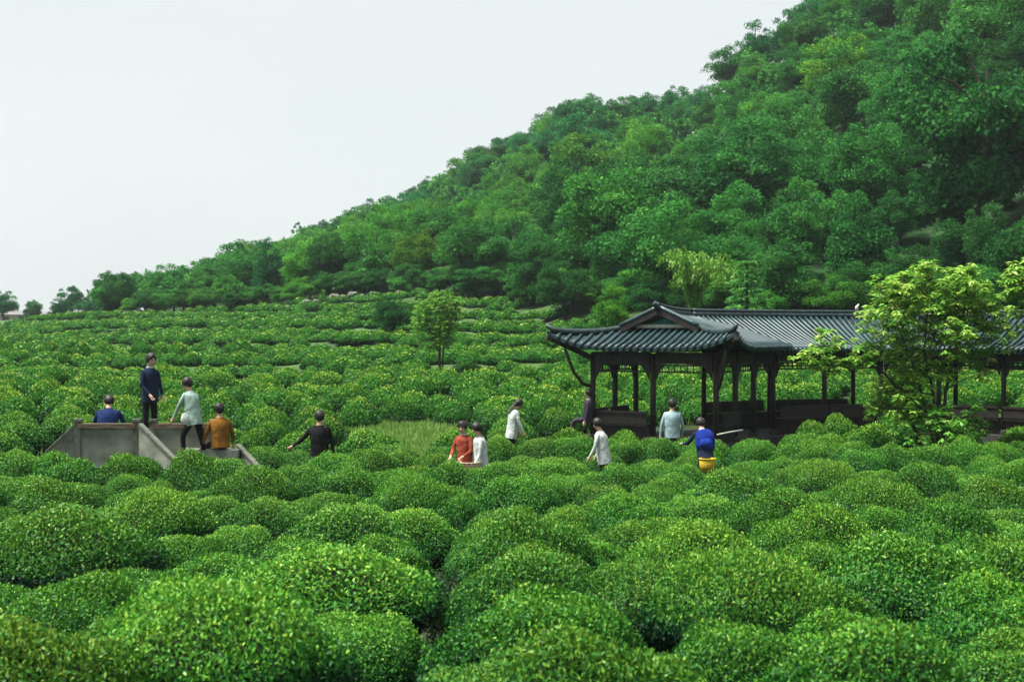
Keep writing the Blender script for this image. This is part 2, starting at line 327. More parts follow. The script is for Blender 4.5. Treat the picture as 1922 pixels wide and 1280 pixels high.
# bushes one can point at: centre px, crest py, width px, height m, depth/width, label
SPEC = [
 (1110, 1188, 640, 1.0, .85, 'large bright dome-shaped tea bush cut off by the bottom edge, right of centre'),
 (1640, 1152, 600, 1.0, .85, 'broad green tea bush filling the bottom right corner of the photo'),
 (1010, 1092, 500, .98, .8, 'yellow-tipped tea bush directly behind the bottom centre dome'),
 (400, 1098, 600, 1.1, .8, 'big tea bush at bottom left with a dark shaded underside and bare stems'),
 (590, 1030, 540, .98, 1.0, 'wide tea bush left of centre behind the dark-sided bottom left bush'),
 (60, 1165, 300, 1.0, 1, 'shadowed tea bush in the bottom left corner'),
 (110, 955, 430, 1.15, .9, 'tall rounded tea bush at the left edge with a dark lower side'),
 (300, 920, 230, 1.0, 1, 'small rounded tea bush in front of the dark gap, right of the left-edge bush'),
 (470, 878, 210, 1.05, 1, 'dark-sided tea bush above the deep shaded gap at left'),
 (565, 868, 190, 1.0, 1, 'domed tea bush just below the man in black'),
 (372, 853, 160, .95, 1, 'small bright tea bush crest below the seated woman in orange'),
 (435, 862, 130, 1.0, 1, 'tea bush crest right of the ochre jacket, before the descending rail'),
 (235, 850, 150, .95, 1, 'tea bush crest below the right stair wall of the deck'),
 (120, 850, 210, .95, 1, 'tea bush crest below the deck front panel'),
 (15, 848, 170, .95, 1, 'tea bush crest at the far left edge below the deck'),
 (100, 898, 240, .95, 1, 'tea bush between the deck and the tall left-edge bush'),
 (660, 938, 350, 1.0, 1, 'big bright yellow-green dome left of centre, largest of the middle distance'),
 (770, 895, 190, .98, .9, 'dark-sided tea bush left of the pair of walkers'),
 (850, 905, 90, .9, 1, 'small tea bush in the gap below the pair of walkers'),
 (975, 888, 240, 1.0, .9, 'bright domed tea bush right of the pair of walkers'),
 (990, 962, 280, 1.0, .9, 'domed tea bush at centre, second in the column below the walkers'),
 (1005, 1022, 380, 1.0, .9, 'wide tea bush at centre, third in the column below the walkers'),
 (1162, 864, 195, 1.0, .9, 'rounded tea bush hiding the legs of the white-shirted worker'),
 (1190, 916, 240, 1.0, .9, 'domed tea bush right of centre below the white-shirted worker'),
 (1295, 982, 260, .98, .9, 'tea bush with a small dark notch at its left, right of centre'),
 (1380, 884, 250, 1.0, .9, 'rounded tea bush below the yellow basket'),
 (1445, 922, 150, .95, .9, 'small tea bush with a dark hollow at its left, right of the yellow basket'),
 (1545, 866, 170, 1.0, .8, 'tea bush with a dark face under a thin green crest, right of the yellow basket'),
 (1520, 952, 270, 1.0, .9, 'smooth domed tea bush below the dark-faced bush'),
 (1390, 1040, 300, 1.05, .8, 'tea bush with a tall dark hollow side facing the camera, right of centre'),
 (1700, 1005, 470, 1.05, .9, 'very large spreading tea bush on the right side'),
 (1640, 904, 230, 1.0, .9, 'rounded tea bush right of the dark-faced bush'),
 (1775, 930, 210, 1.0, .9, 'domed tea bush near the right edge, above the spreading bush'),
 (1780, 975, 220, .98, .9, 'low tea bush at the right resting against the spreading bush'),
 (1735, 864, 190, 1.0, .9, 'tea bush crest below the pale tree by the walkway'),
 (1865, 898, 230, 1.0, .9, 'rounded tea bush at the right edge, upper of two'),
 (1905, 862, 150, 1.0, .9, 'tea bush crest at the right edge below the covered walkway'),
 (1900, 998, 190, 1.0, .9, 'tea bush cut by the right edge beside the spreading bush'),
 (1890, 1065, 260, .95, .9, 'dim tea bush at the right edge above the corner bush'),
 (1230, 1060, 200, .85, .9, 'low tea bush left of the tall dark hollow'),
 (755, 741, 110, 1.0, .9, 'round tea bush standing alone by the grass slope, left of centre'),
 (655, 722, 120, 1.0, .9, 'mounded tea bush left of the lone round bush'),
 (605, 780, 140, .9, .9, 'tea bush behind the head of the man in black'),
 (500, 765, 130, .95, .9, 'tea bush right of the seated woman in orange'),
 (560, 735, 100, .9, .9, 'small tea bush above and left of the man in black'),
 (470, 712, 110, .9, .9, 'tea bush right of the man in the mint jacket'),
 (475, 808, 110, .95, .9, 'tea bush beside the descending rail of the deck'),
 (395, 700, 110, .9, .9, 'tea bush behind the head of the man in the mint jacket'),
 (700, 690, 110, .9, .9, 'flat tea bush up the slope from the lone round bush'),
 (610, 700, 110, .9, .9, 'tea bush on the slope midway between the deck and the lone tree'),
 (330, 760, 100, .9, .9, 'tea bush between the standing man in navy and the mint jacket'),
]
for i, (px, yt, wp, hb, dr, lab) in enumerate(SPEC):
    x, y = solve(px, yt, hb); r_ = min(max(.41 * wp * y / F, .6 if y > 20 else .72), 1.5)
    if y < 26: hb *= .95
    if 840 < yt < 863 and px < 440: y = 25.2; x = (px - CX) / F * y; hb = CZ - (yt - HY) / F * y - gz(x, y); r_ = max(r_, .8)
    put_bush(x, y, r_, r_ * dr * (1.22 if 9.5 < y < 25 and 'dark' not in lab else 1), hb, y < 32, i, lab, 'tea bushes in the foreground', rz=random.uniform(-.3, .3))

# ------------------------------------------------------------------ covered walkway with end pavilion
wood = noise_mat('dark_timber', (.010, .008, .008), (.03, .022, .02), 9, .6, .15, stretch=(1, 1, .3))
wood2 = noise_mat('worn_timber', (.03, .02, .015), (.07, .045, .03), 9, .7, .2)
tile_m = noise_mat('glazed_tile', (.003, .014, .018), (.021, .06, .063), 2.2, .42, .15, spec=.5)
tile_base = noise_mat('tile_bed', (.006, .016, .02), (.015, .04, .045), 8, .6, .2)
ridge_m = noise_mat('ridge_tile', (.006, .018, .02), (.03, .05, .05), 8, .5, .2)
teal_m = noise_mat('painted_gable', (.02, .12, .10), (.05, .2, .16), 7, .7, .1)
pale_m = noise_mat('pale_plaster', (.3, .32, .28), (.48, .5, .45), 9, .85, .2)
plinth_m = noise_mat('plinth_stone', (.018, .018, .018), (.05, .048, .045), 6, .9, .5)
E0 = Vector((3.3, 36.0, 0)); th = R(60); U_ = Vector((math.cos(th), math.sin(th), 0)); V_ = Vector((-math.sin(th), math.cos(th), 0))
def LP(s, w_, z): p = E0 + U_ * s + V_ * w_; return Vector((p.x, p.y, CZ + z))
pav = empty('covered_walkway', (E0.x + 2, E0.y + 2, gz(E0.x + 2, E0.y + 2)))
tag(pav, 'long curved covered walkway with green tiled roof, dark posts and a gabled end pavilion', 'walkway')
POFF = pav.location.copy()
def pbuild(mb, name, mats, parent=None, smooth=False):
    o = mb.build(name, mats, None, smooth); o.parent = parent or pav
    
    if parent is None: o.matrix_parent_inverse = Matrix.Translation(-POFF)
    return o
FLOOR, BEAM = -2.9, -1.0
WE, SK, WG = 2.5, 1.4, 1.0                       # eave half width, skirt depth, gable half width
def lift(a): return .42 * abs(a) ** 4.5
def prof(w_):                                     # side slope height by distance from the ridge
    t = abs(w_) / WE; return .38 - .83 * (1 - (1 - t) ** 1.04)
def skirt(a, b):                                  # a in -1..1 across, b 0 eave .. 1 gable foot
    hw = WE + (WG - WE) * b
    z0 = -.45; z1 = prof(WG) ; z = z0 + (z1 - z0) * (b ** 1.25) + lift(a) * (1 - b) ** 1.6
    return LP(SK * b - .16 * abs(a) ** 4 * (1 - b), hw * a * (1 + .06 * abs(a) ** 4 * (1 - b)), z)
LB = 4.6
def side(sg, t, q):                               # t 0 eave..1 ridge, q 0 front .. 1 back
    wv = WE * (1 - t); s0 = SK * (WE - wv) / (WE - WG) if wv > WG else SK - .28
    s = s0 + (LB - s0) * q; c = max(0, 1 - (s - s0) / 2.2)
    up = lift(1) * (c ** 3.2) * max(0, (wv - WG) / (WE - WG)) ** 1.6
    rl = .10 * max(0, 1 - (s - s0) / 2.0) ** 2 * t
    return LP(s - (.16 * c ** 4 if t < .05 else 0), sg * (wv + .15 * c ** 4 * (1 - t) ** 2), prof(wv) + up + rl)
N_ = 16
mb = MB(); mb.grid([[skirt(-1 + 2 * j / 24, i / 6) for j in range(25)] for i in range(7)], thick=.09); roof = pbuild(mb, 'roof', tile_base)
for sg in (-1, 1):
    mb = MB(); mb.grid([[side(sg, i / 10, j / 14) for j in range(15)] for i in range(11)], thick=.09); pbuild(mb, 'roof', tile_base)
def rib(pts, parent=None, r0=.045):
    mb = MB(); mb.tube([p + Vector((0, 0, .03)) for p in pts], r0, 6)
    p0 = pts[0]; mb.tube([p0 + Vector((0, 0, .06)), p0 + Vector((0, 0, -.075))], [.062, .035], 6)   # round end tile with drip
    return pbuild(mb, 'tile_row', tile_m, parent, True)
a_ = -WE + .08
while a_ < WE:
    aw = abs(a_); bmax = 1.0 if aw < WG else (WE - aw) / (WE - WG)
    pts = []
    for k in range(6):
        b = bmax * k / 5; hw = WE + (WG - WE) * b; pts.append(skirt(max(-1, min(1, a_ / hw)), b))
    if bmax > .06: rib(pts, roof)
    a_ += .195
for sg in (-1, 1):
    s_ = .12
    while s_ < LB - .1:
        tm = 1.0 if s_ > SK - .28 else s_ / SK * (WE - WG) / WE
        pts = []
        for k in range(8):
            t = tm * k / 7; wv = WE * (1 - t); s0 = SK * (WE - wv) / (WE - WG) if wv > WG else SK - .28
            q = (s_ - s0) / (LB - s0); pts.append(side(sg, t, max(0, min(1, q))))
        rib(pts, roof); s_ += .2
mb = MB()                                          # gable: painted panel, white ledge, barge boards
gp = SK + .05
mb.add([LP(gp, -WG, prof(WG) + .0), LP(gp, WG, prof(WG)), LP(gp, .55, prof(.55) - .06), LP(gp, 0, prof(0) - .06), LP(gp, -.55, prof(.55) - .06)], [(0, 1, 2, 3, 4)])
gable = pbuild(mb, 'gable_panel', teal_m)
mb = MB(); mb.bar(LP(SK - .04, -WG + .25, prof(WG) + .07), LP(SK - .04, WG - .25, prof(WG) + .07), .12, .09); pbuild(mb, 'gable_ledge', pale_m)
for sg in (-1, 1):
    mb = MB(); pts = [LP(SK - .3, sg * x_, prof(x_) + .04 + .1 * (1 - x_ / WG)) for x_ in np.linspace(0, WG + .12, 7)]
    for i in range(6): mb.bar(pts[i] - Vector((0, 0, .02)), pts[i + 1] - Vector((0, 0, .02)), .07, .14)
    pbuild(mb, 'barge_board', wood)
    mb = MB(); mb.tube([p + Vector((0, 0, .1)) for p in pts], .06, 7); pbuild(mb, 'verge_tile', tile_m, None, True)
    mb = MB(); hp = [skirt(sg * 1.0, b) for b in np.linspace(-.06, 1, 9)]
    hp[0] = hp[1] + (hp[1] - hp[2]) * .6 + Vector((0, 0, .1))
    mb.tube([p + Vector((0, 0, .07)) for p in hp], [.05, .075, .085, .085, .085, .085, .085, .085, .085], 7); pbuild(mb, 'hip_ridge', ridge_m, None, True)
    mb = MB(); pc = skirt(sg, 0); pi = LP(.75, sg * 1.75, -.75)      # corner rafter under the flying eave
    mb.bar(pc + Vector((0, 0, -.14)), pi, .1, .14); pbuild(mb, 'corner_rafter', wood)
    mb = MB(); pm = LP(.1, sg * 2.25, -.5); pl = LP(.72, sg * 1.80, -1.5)
    mb.tube([pm, pm.lerp(pl, .35) + Vector((0, 0, -.28)), pm.lerp(pl, .7) + Vector((0, 0, -.22)), pl], .045, 7); pbuild(mb, 'eave_bracket', wood, None, True)
rp = [LP(s, 0, .38 + .12 * max(0, 1 - (s - SK + .28) / 2.0) ** 2 + .07) for s in np.linspace(SK - .36, 3.6, 8)]
mb = MB(); mb.tube(rp, .085, 8); mb.tube([p + Vector((0, 0, .11)) for p in rp], .05, 8); pbuild(mb, 'ridge', ridge_m, None, True)
mb = MB(); mb.tube([rp[0], rp[0] + Vector((-.1, -.12, .12)), rp[0] + Vector((-.05, -.08, .18))], [.08, .06, .025], 7); pbuild(mb, 'ridge_finial', ridge_m, None, True)
# corridor centre line
ctrl = [(5.0, 38.8), (6.6, 40.2), (8.3, 41.35), (10.2, 42.0), (12.0, 41.9), (13.7, 41.0), (15.0, 39.7), (16.2, 38.2), (17.6, 36.4), (19.2, 34.3)]
cl = []
for i in range(len(ctrl) - 1):
    p0 = Vector(ctrl[max(i - 1, 0)]); p1 = Vector(ctrl[i]); p2 = Vector(ctrl[i + 1]); p3 = Vector(ctrl[min(i + 2, len(ctrl) - 1)])
    for k in range(12):
        t = k / 12; cl.append(.5 * ((2 * p1) + (p2 - p0) * t + (2 * p0 - 5 * p1 + 4 * p2 - p3) * t * t + (3 * p1 - p0 - 3 * p2 + p3) * t ** 3))
cl.append(Vector(ctrl[-1]))
arc = [0]
for a, b in zip(cl, cl[1:]): arc.append(arc[-1] + (b - a).length)
def cpt(s):
    s = max(0, min(arc[-1] - 1e-4, s)); k = max(i for i, v in enumerate(arc) if v <= s); t = (s - arc[k]) / (arc[k + 1] - arc[k])
    p = cl[k].lerp(cl[k + 1], t); d = (cl[min(k + 2, len(cl) - 1)] - cl[max(k - 1, 0)]).normalized(); return p, Vector((d.y, -d.x))   # point, normal to the front
CW = 1.95
def cz(t): return .38 - .93 * (1 - (1 - t) ** 1.3)   # t 0 ridge .. 1 eave
def cp(s, w_, z): p, n = cpt(s); q = p + n * w_; return Vector((q.x, q.y, CZ + z))
LC = arc[-1]
for sg in (1, -1):
    mb = MB(); mb.grid([[cp(LC * j / 70, sg * CW * i / 6, cz(i / 6)) for j in range(71)] for i in range(7)], thick=.09); rf = pbuild(mb, 'roof', tile_base)
    s_ = .1 if sg > 0 else .8
    while s_ < LC:
        rib([cp(s_, sg * CW * (1.02 - k / 6 * 1.02), cz(min(1, 1.02 - k / 6 * 1.02)) + .01) for k in range(7)], rf); s_ += .2 if sg > 0 else .4
mb = MB(); mb.tube([cp(LC * j / 60, 0, .38 + .06) for j in range(61)], .085, 8); mb.tube([cp(LC * j / 60, 0, .38 + .17) for j in range(61)], .05, 8); pbuild(mb, 'ridge', ridge_m, None, True)
mb = MB()                                          # two small figures left on the ridge
fin = cp(6.3, 0, .58); mb.tube([fin, fin + Vector((0, 0, .12)), fin + Vector((.06, 0, .2))], [.06, .05, .02], 6); pbuild(mb, 'ridge_finial', pale_m, None, True)
# posts, beams, friezes, benches
def post(p, top, r0=.075):
    mb = MB(); mb.tube([(p.x, p.y, CZ + FLOOR), (p.x, p.y, CZ + top)], r0, 10); o = pbuild(mb, 'post', wood, None, True)
    mb = MB(); mb.lathe([(r0 * 1.5, 0), (r0 * 1.7, .06), (r0 * 1.4, .13), (r0, .14)], 10, Matrix.Translation((p.x, p.y, CZ + FLOOR + .003))); pbuild(mb, 'post_base', plinth_m, o, True)
pp = {(i, j): LP([.75, 2.1, 3.45][j], [-1.75, 0, 1.75][i], 0) for i in range(3) for j in range(3)}
for k, p in pp.items():
    if k in ((1, 1), (1, 2)): continue
    post(p, -.6)
def span(a, b, bench=True):
    a = Vector((a.x, a.y, 0)); b = Vector((b.x, b.y, 0)); d = (b - a).normalized(); A = a + d * .09; B = b - d * .09
    zz = lambda p, z: Vector((p.x, p.y, CZ + z))
    mb = MB(); mb.bar(zz(A, -.72), zz(B, -.72), .14, .3); bm_ = pbuild(mb, 'tie_beam', wood)
    mb = MB(); mb.bar(zz(A, -1.08), zz(B, -1.08), .05, .04); mb.bar(zz(A, -.905), zz(B, -.905), .05, .04)
    n = max(3, int((B - A).length / .16))
    for k in range(n + 1): q = A.lerp(B, k / n); mb.bar(zz(q, -1.06), zz(q, -.92), .025, .025)
    pbuild(mb, 'hanging_frieze', wood, bm_)
    for e, f in ((A, 1), (B, -1)):                 # curved brackets at the post heads
        mb = MB(); mb.add([zz(e, -.88), zz(e + d * f * .3, -.88), zz(e + d * f * .14, -1.02), zz(e, -1.3)] + [zz(e, -.88) + Vector((d.y, -d.x, 0)) * .05, zz(e + d * f * .3, -.88) + Vector((d.y, -d.x, 0)) * .05, zz(e + d * f * .14, -1.02) + Vector((d.y, -d.x, 0)) * .05, zz(e, -1.3) + Vector((d.y, -d.x, 0)) * .05],
                          [(0, 1, 2, 3), (7, 6, 5, 4), (0, 4, 5, 1), (1, 5, 6, 2), (2, 6, 7, 3), (3, 7, 4, 0)]); pbuild(mb, 'bracket', wood, bm_)
    if bench:
        mb = MB(); mb.bar(zz(A, FLOOR + .43), zz(B, FLOOR + .43), .36, .06); bo = pbuild(mb, 'bench_seat', wood)
        mb = MB(); mb.bar(zz(A, FLOOR + .2), zz(B, FLOOR + .2), .06, .395); pbuild(mb, 'bench_front', wood, bo)
        o_ = Vector((d.y, -d.x, 0)) * .2
        mb = MB(); mb.bar(zz(A, FLOOR + .76) + o_, zz(B, FLOOR + .76) + o_, .06, .06)
        mb.bar(zz(A, FLOOR + .6) + o_ * .9, zz(B, FLOOR + .6) + o_ * .9, .035, .255)
        pbuild(mb, 'bench_back', wood, bo)
span(pp[2, 0], pp[1, 0]); span(pp[1, 0], pp[0, 0], False); span(pp[0, 0], pp[0, 1]); span(pp[0, 1], pp[0, 2], False); span(pp[2, 1], pp[2, 0]); span(pp[2, 2], pp[2, 1])
prev = None; s_ = 1.9
while s_ < LC:
    cur = (cp(s_, 1.3, 0), cp(s_, -1.3, 0))
    for c in cur: post(c, -.55, .068)
    if prev:
        span(prev[0], cur[0]); span(cur[1], prev[1], s_ < 8)
    mb = MB(); mb.bar(Vector((cur[0].x, cur[0].y, CZ - .5)), Vector((cur[1].x, cur[1].y, CZ - .5)), .12, .16); pbuild(mb, 'cross_beam', wood)
    prev = cur; s_ += 2.35
span(pp[0, 2], cp(1.9, 1.3, 0), False)
# plinth (two slabs butted) and step
mb = MB(); n = 40
mb.grid([[cp(LC * j / n, w_, FLOOR) for j in range(n + 1)] for w_ in (-1.75, 1.75)], thick=.75); plinth_o = pbuild(mb, 'plinth', plinth_m)
mb = MB(); mb.grid([[LP(s, w_, FLOOR - .004) for s in (.35, 4.0)] for w_ in (-2.1, 2.1)], thick=.8); pbuild(mb, 'plinth', plinth_m)
mb = MB(); mb.grid([[LP(s, w_, FLOOR - .22) for s in (-.15, .36)] for w_ in (-.95, .95)], thick=.5); pbuild(mb, 'step', plinth_m)
PAV_PTS = [LP(s, w_, 0) for s in (0, 1, 2, 3, 4) for w_ in (-2, -1, 0, 1, 2)] + [cp(s, w_, 0) for s in np.arange(0, LC, 1) for w_ in (-1.4, 0, 1.4)]
KEEP += [(p.x, p.y, 1.35) for p in PAV_PTS]

# ------------------------------------------------------------------ raised deck with stair walls (left)
conc = noise_mat('grey_green_concrete', (.075, .095, .075), (.2, .215, .175), 3, .92, .5, 10)
rail_m = noise_mat('brown_rail', (.06, .045, .03), (.15, .11, .075), 10, .8, .3, stretch=(.4, 4, 4))
post_m = noise_mat('rail_post', (.05, .06, .045), (.12, .13, .1), 10, .85, .3)
DZ = -2.55
deck = empty('viewing_deck', (-7.2, 28.4, gz(-7.2, 28.4)))
tag(deck, 'raised grey deck with low panelled parapets and sloping stair walls at left', 'deck'); DO = deck.location.copy()
def dbuild(mb, name, mats, parent=None):
    o = mb.build(name, mats); o.parent = parent or deck
    if parent is None: o.matrix_parent_inverse = Matrix.Translation(-DO)
    return o
def W3(px, py, Y): return P(px, py, Y)
mb = MB(); mb.box((-7.15, 28.85, CZ + DZ - .55), (2.9, 2.5, 1.1)); dbuild(mb, 'deck_slab', conc)
mb = MB(); mb.box((-7.5, 29.4, CZ + DZ + .152), (1.3, 1.2, .3)); dbuild(mb, 'raised_step', conc)
mb = MB(); mb.box((-6.0, 28.15, CZ + DZ + .09), (1.1, .5, .17)); dbuild(mb, 'step', conc)
def parapet(pa, pb, ytop, ybot, Ya, Yb):
    a = W3(pa, ytop, Ya); b = W3(pb, ytop, Yb); a2 = W3(pa, ybot, Ya); b2 = W3(pb, ybot, Yb)
    mb = MB(); h = a.z - a2.z; mb.bar(a - Vector((0, 0, .06 + h / 2)), b - Vector((0, 0, .06 + h / 2)), .07, h); dbuild(mb, 'parapet_panel', conc)
    mb = MB(); mb.bar(a + Vector((0, 0, -.02)), b + Vector((0, 0, -.02)), .16, .09); dbuild(mb, 'top_rail', rail_m)
    for p in (a, b):
        mb = MB(); mb.box(p + Vector((0, 0, -h / 2)), (.12, .12, h + .13)); o = dbuild(mb, 'rail_post', post_m)
        mb = MB(); mb.box(p + Vector((0, 0, .09)), (.155, .155, .05)); dbuild(mb, 'post_cap', post_m, o)
parapet(147, 256, 797, 872, 27.45, 27.45)
parapet(288, 400, 797, 868, 28.75, 28.75)
def slope(pa, ya, Ya, pb, yb, Yb, h=.75):
    a = W3(pa, ya, Ya); b = W3(pb, yb, Yb)
    mb = MB(); n = Vector((b - a).cross(Vector((0, 0, 1)))).normalized() * .03
    vs = [a - n, b - n, b - n - Vector((0, 0, h)), a - n - Vector((0, 0, h))] + [a + n, b + n, b + n - Vector((0, 0, h)), a + n - Vector((0, 0, h))]
    mb.add(vs, [(0, 1, 2, 3), (7, 6, 5, 4), (0, 4, 5, 1), (1, 5, 6, 2), (2, 6, 7, 3), (3, 7, 4, 0)]); o = dbuild(mb, 'stair_wall', conc)
    mb = MB(); mb.bar(a + Vector((0, 0, .03)), b + Vector((0, 0, .03)), .1, .05); dbuild(mb, 'sloping_rail', post_m, o)
slope(140, 801, 27.45, 88, 850, 27.3); slope(263, 799, 27.3, 335, 872, 26.6); slope(447, 838, 28.4, 490, 884, 27.6)
for k in range(4):
    mb = MB(); mb.box((-6.75 + .0, 27.55 - .28 * k, CZ + DZ - .2 - .18 * k - .2), (.85, .28, .4 + .02 * k)); dbuild(mb, 'stair_tread', conc)
KEEP += [(x_, y_, .95) for x_ in np.arange(-8.7, -5.2, .5) for y_ in np.arange(27.2, 30.4, .6)]

# ------------------------------------------------------------------ people: spots first, so that bushes leave room
PEOPLE_AT = [P(585, 0, 28.5), P(874, 0, 28.9), P(904, 0, 28.8), P(963, 0, 34.4), P(1135, 0, 30.2), P(1262, 0, 34.8), P(1325, 0, 29.4)]
KEEP += [(p.x, p.y, .62) for p in PEOPLE_AT]

# ------------------------------------------------------------------ hedge rows and filling bushes
def free(x, y, r, f=.86, ay=1.0):
    for (a, b, c) in KEEP:
        if (x - a) ** 2 + (y - b) ** 2 < (c + r * .55) ** 2: return False
    for (a, b, c) in BUSH:
        if (x - a) ** 2 + ((y - b) * ay) ** 2 < (f * (c + r)) ** 2: return False
    return True
def ordinal(n):
    o = ['first', 'second', 'third', 'fourth', 'fifth', 'sixth', 'seventh', 'eighth', 'ninth', 'tenth', 'eleventh', 'twelfth', 'thirteenth', 'fourteenth', 'fifteenth', 'sixteenth', 'seventeenth', 'eighteenth', 'nineteenth', 'twentieth']
    t = {2: 'twenty', 3: 'thirty', 4: 'forty', 5: 'fifty', 6: 'sixty', 7: 'seventy', 8: 'eighty', 9: 'ninety'}
    if n <= 20: return o[n - 1]
    if n % 10 == 0: return t[n // 10][:-1] + 'ieth' if n < 100 else 'hundredth'
    return t[n // 10] + '-' + o[n % 10 - 1]
ROWS = [((925, 824), (1310, 822), .95, 'clipped hedge row in front of the pavilion'), ((1330, 822), (1500, 824), .95, 'hedge row right of the blue pack'),
        ((1500, 816), (1600, 826), .98, 'raised hedge hump before the walkway'), ((1620, 838), (1940, 828), .92, 'hedge row below the right end of walkway'),
        ((640, 852), (850, 846), .95, 'hedge row between man in black and walkers'), ((660, 878), (845, 872), .9, 'lower hedge row left of the pair of walkers'),
        ((950, 872), (1060, 862), .9, 'hedge row right of the pair of walkers')]
cnt = 0
for (a, b, hb, lab) in ROWS:
    x0, y0 = solve(a[0], a[1], hb, 8, 36); x1, y1 = solve(b[0], b[1], hb, 8, 36); Lr = math.hypot(x1 - x0, y1 - y0); n = max(2, int(Lr / .85)); k_ = 0
    for k in range(n + 1):
        x = x0 + (x1 - x0) * k / n + random.uniform(-.08, .08); y = y0 + (y1 - y0) * k / n + random.uniform(-.1, .1)
        if any((x - c[0]) ** 2 + (y - c[1]) ** 2 < .5 ** 2 for c in KEEP[-len(PEOPLE_AT):]): continue
        k_ += 1; r_ = random.uniform(.68, .8)
        put_bush(x, y, r_, r_, hb * random.uniform(.93, 1.05), True, cnt, '%s bush from left in %s' % (ordinal(k_), lab), 'clipped tea hedge rows'); cnt += 1
GAPS = [((px - CX) / F * Y, Y, r) for px, Y, r in ((450, 18.5, 1.5), (455, 20.5, 1.2), (1370, 10.2, 1.2), (1360, 9.0, .9), (400, 7.4, 1.5), (250, 7.6, 1.2), (300, 16.5, 1.0), (850, 22, 1.0), (1440, 19.5, .9), (1325, 28.3, 1.2), (1325, 27.2, 1.2), (885, 27.9, 1.3), (885, 26.8, 1.1), (1545, 24, .9), (60, 9.5, 1.0), (1230, 14, .7), (1290, 19, .7), (860, 16, .8), (680, 17, .6))]
fill = []
for t in range(14000):
    y = 8.6 + 24.8 * random.random() ** .6; half = .375 * y + .7; x = random.uniform(-half, half); r_ = random.uniform(.6, .84)
    if free(x, y, r_, .8, 1.3) and not any((x - a) ** 2 + (y - b) ** 2 < (.45 * c) ** 2 for a, b, c in GAPS):
        BUSH.append((x, y, r_)); fill.append((x, y, r_))
for (x, y, r_) in fill: BUSH.remove((x, y, r_))
fill_o = [(put_bush(x, y, r_, r_ * random.uniform(.85, 1), random.uniform(.56, .8), True, i, None, 'tea bushes in the foreground'), x, y) for i, (x, y, r_) in enumerate(fill)]
# individual bushes of the middle distance, left field and behind the walkway
def on_grass(x, y):
    px = CX + F * x / y
    return ((px - 765 + (y - 38.5) * 6) / 95) ** 2 + ((y - 38.5) / 4.6) ** 2 < 1 
mid = []
for t in range(14000):
    y = 33.5 + 20 * random.random(); half = .4 * y + 1; x = random.uniform(-half, half); r_ = random.uniform(.65, 1.0)
    if on_grass(x, y) or not free(x, y, r_, .93): continue
    BUSH.append((x, y, r_)); mid.append((x, y, r_))
mid.sort(key=lambda m_: m_[1]); NIND = 300 - len(SPEC) - cnt - len(fill)
mid_ind, mid_rest = mid[:max(NIND, 40)], mid[max(NIND, 40):]
for m_ in mid: BUSH.remove(m_)
mid_o = [(put_bush(x, y, r_, r_ * random.uniform(.8, 1), random.uniform(.72, 1.0), False, i, None, 'tea bushes of the middle field'), x, y) for i, (x, y, r_) in enumerate(mid_ind)]
print('bushes', len(SPEC), cnt, len(fill), len(mid_ind), len(mid_rest))
ZONES = [('left of the mint jacket', -900, 330), ('deck to pair of walkers', 330, 880), ('walkers to yellow basket', 880, 1325), ('yellow basket to right edge', 1325, 3000)]
BANDS = [('nearest band', 0, 12), ('second band back', 12, 17), ('third band back', 17, 22), ('just short of the people', 22, 28), ('level with the people', 28, 35), ('level with the walkway', 35, 41), ('rise behind walkway', 41, 90)]
cells = {}
for o, x, y in fill_o + mid_o:
    px = CX + F * x / y; zn = [z[0] for z in ZONES if z[1] <= px < z[2]][0]; bn = [b[0] for b in BANDS if b[1] <= y < b[2]][0]
    cells.setdefault((zn, bn), []).append((px, o))
for (zn, bn), lst in cells.items():
    for k, (_, o) in enumerate(sorted(lst, key=lambda q: q[0])): o['label'] = '%s small tea bush from left, %s, %s' % (ordinal(k + 1), bn, zn)

# the terraced tea rows beyond: nobody could count them
def merge(name, items, protos, mats):
    Vs, Qs, Ts, Ms = [], [], [], []; off = 0
    cache = []
    for me in (protos or FARB + FARC):
        v = np.empty(len(me.vertices) * 3, np.float32); me.vertices.foreach_get('co', v); q = np.empty(len(me.loops), np.int32); me.loops.foreach_get('vertex_index', q)
        t = np.empty(len(me.polygons), np.float32); me.attributes['tint'].data.foreach_get('value', t); m_ = np.empty(len(me.polygons), np.int32); me.polygons.foreach_get('material_index', m_)
        cache.append((v.reshape(-1, 3), q.reshape(-1, 4), t, m_))
    for k, (x, y, z, rx, ry, h, rz) in enumerate(items):
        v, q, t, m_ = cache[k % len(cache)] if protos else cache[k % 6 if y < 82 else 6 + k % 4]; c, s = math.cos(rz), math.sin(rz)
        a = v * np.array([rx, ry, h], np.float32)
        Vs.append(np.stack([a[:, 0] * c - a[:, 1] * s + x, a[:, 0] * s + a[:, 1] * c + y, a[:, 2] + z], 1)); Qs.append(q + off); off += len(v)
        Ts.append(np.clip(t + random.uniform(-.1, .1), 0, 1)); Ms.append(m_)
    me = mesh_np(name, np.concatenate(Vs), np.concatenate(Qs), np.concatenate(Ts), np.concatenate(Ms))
    for m_ in mats: me.materials.append(m_)
    return link(name, me)
items = [(x, y, gz(x, y), r_, r_, random.uniform(.7, 1.0), random.uniform(0, 6)) for (x, y, r_) in mid_rest]
mr = merge('tea_mounds', items, MIDC, [M['tea'], M['core'], M['inner']]); mr.color = (1.2, 1.02, .8, 1); tag(mr, 'mass of round tea mounds on the rise behind the people and the walkway', 'tea mounds', kind='stuff')
items = []
yrow = 53.0
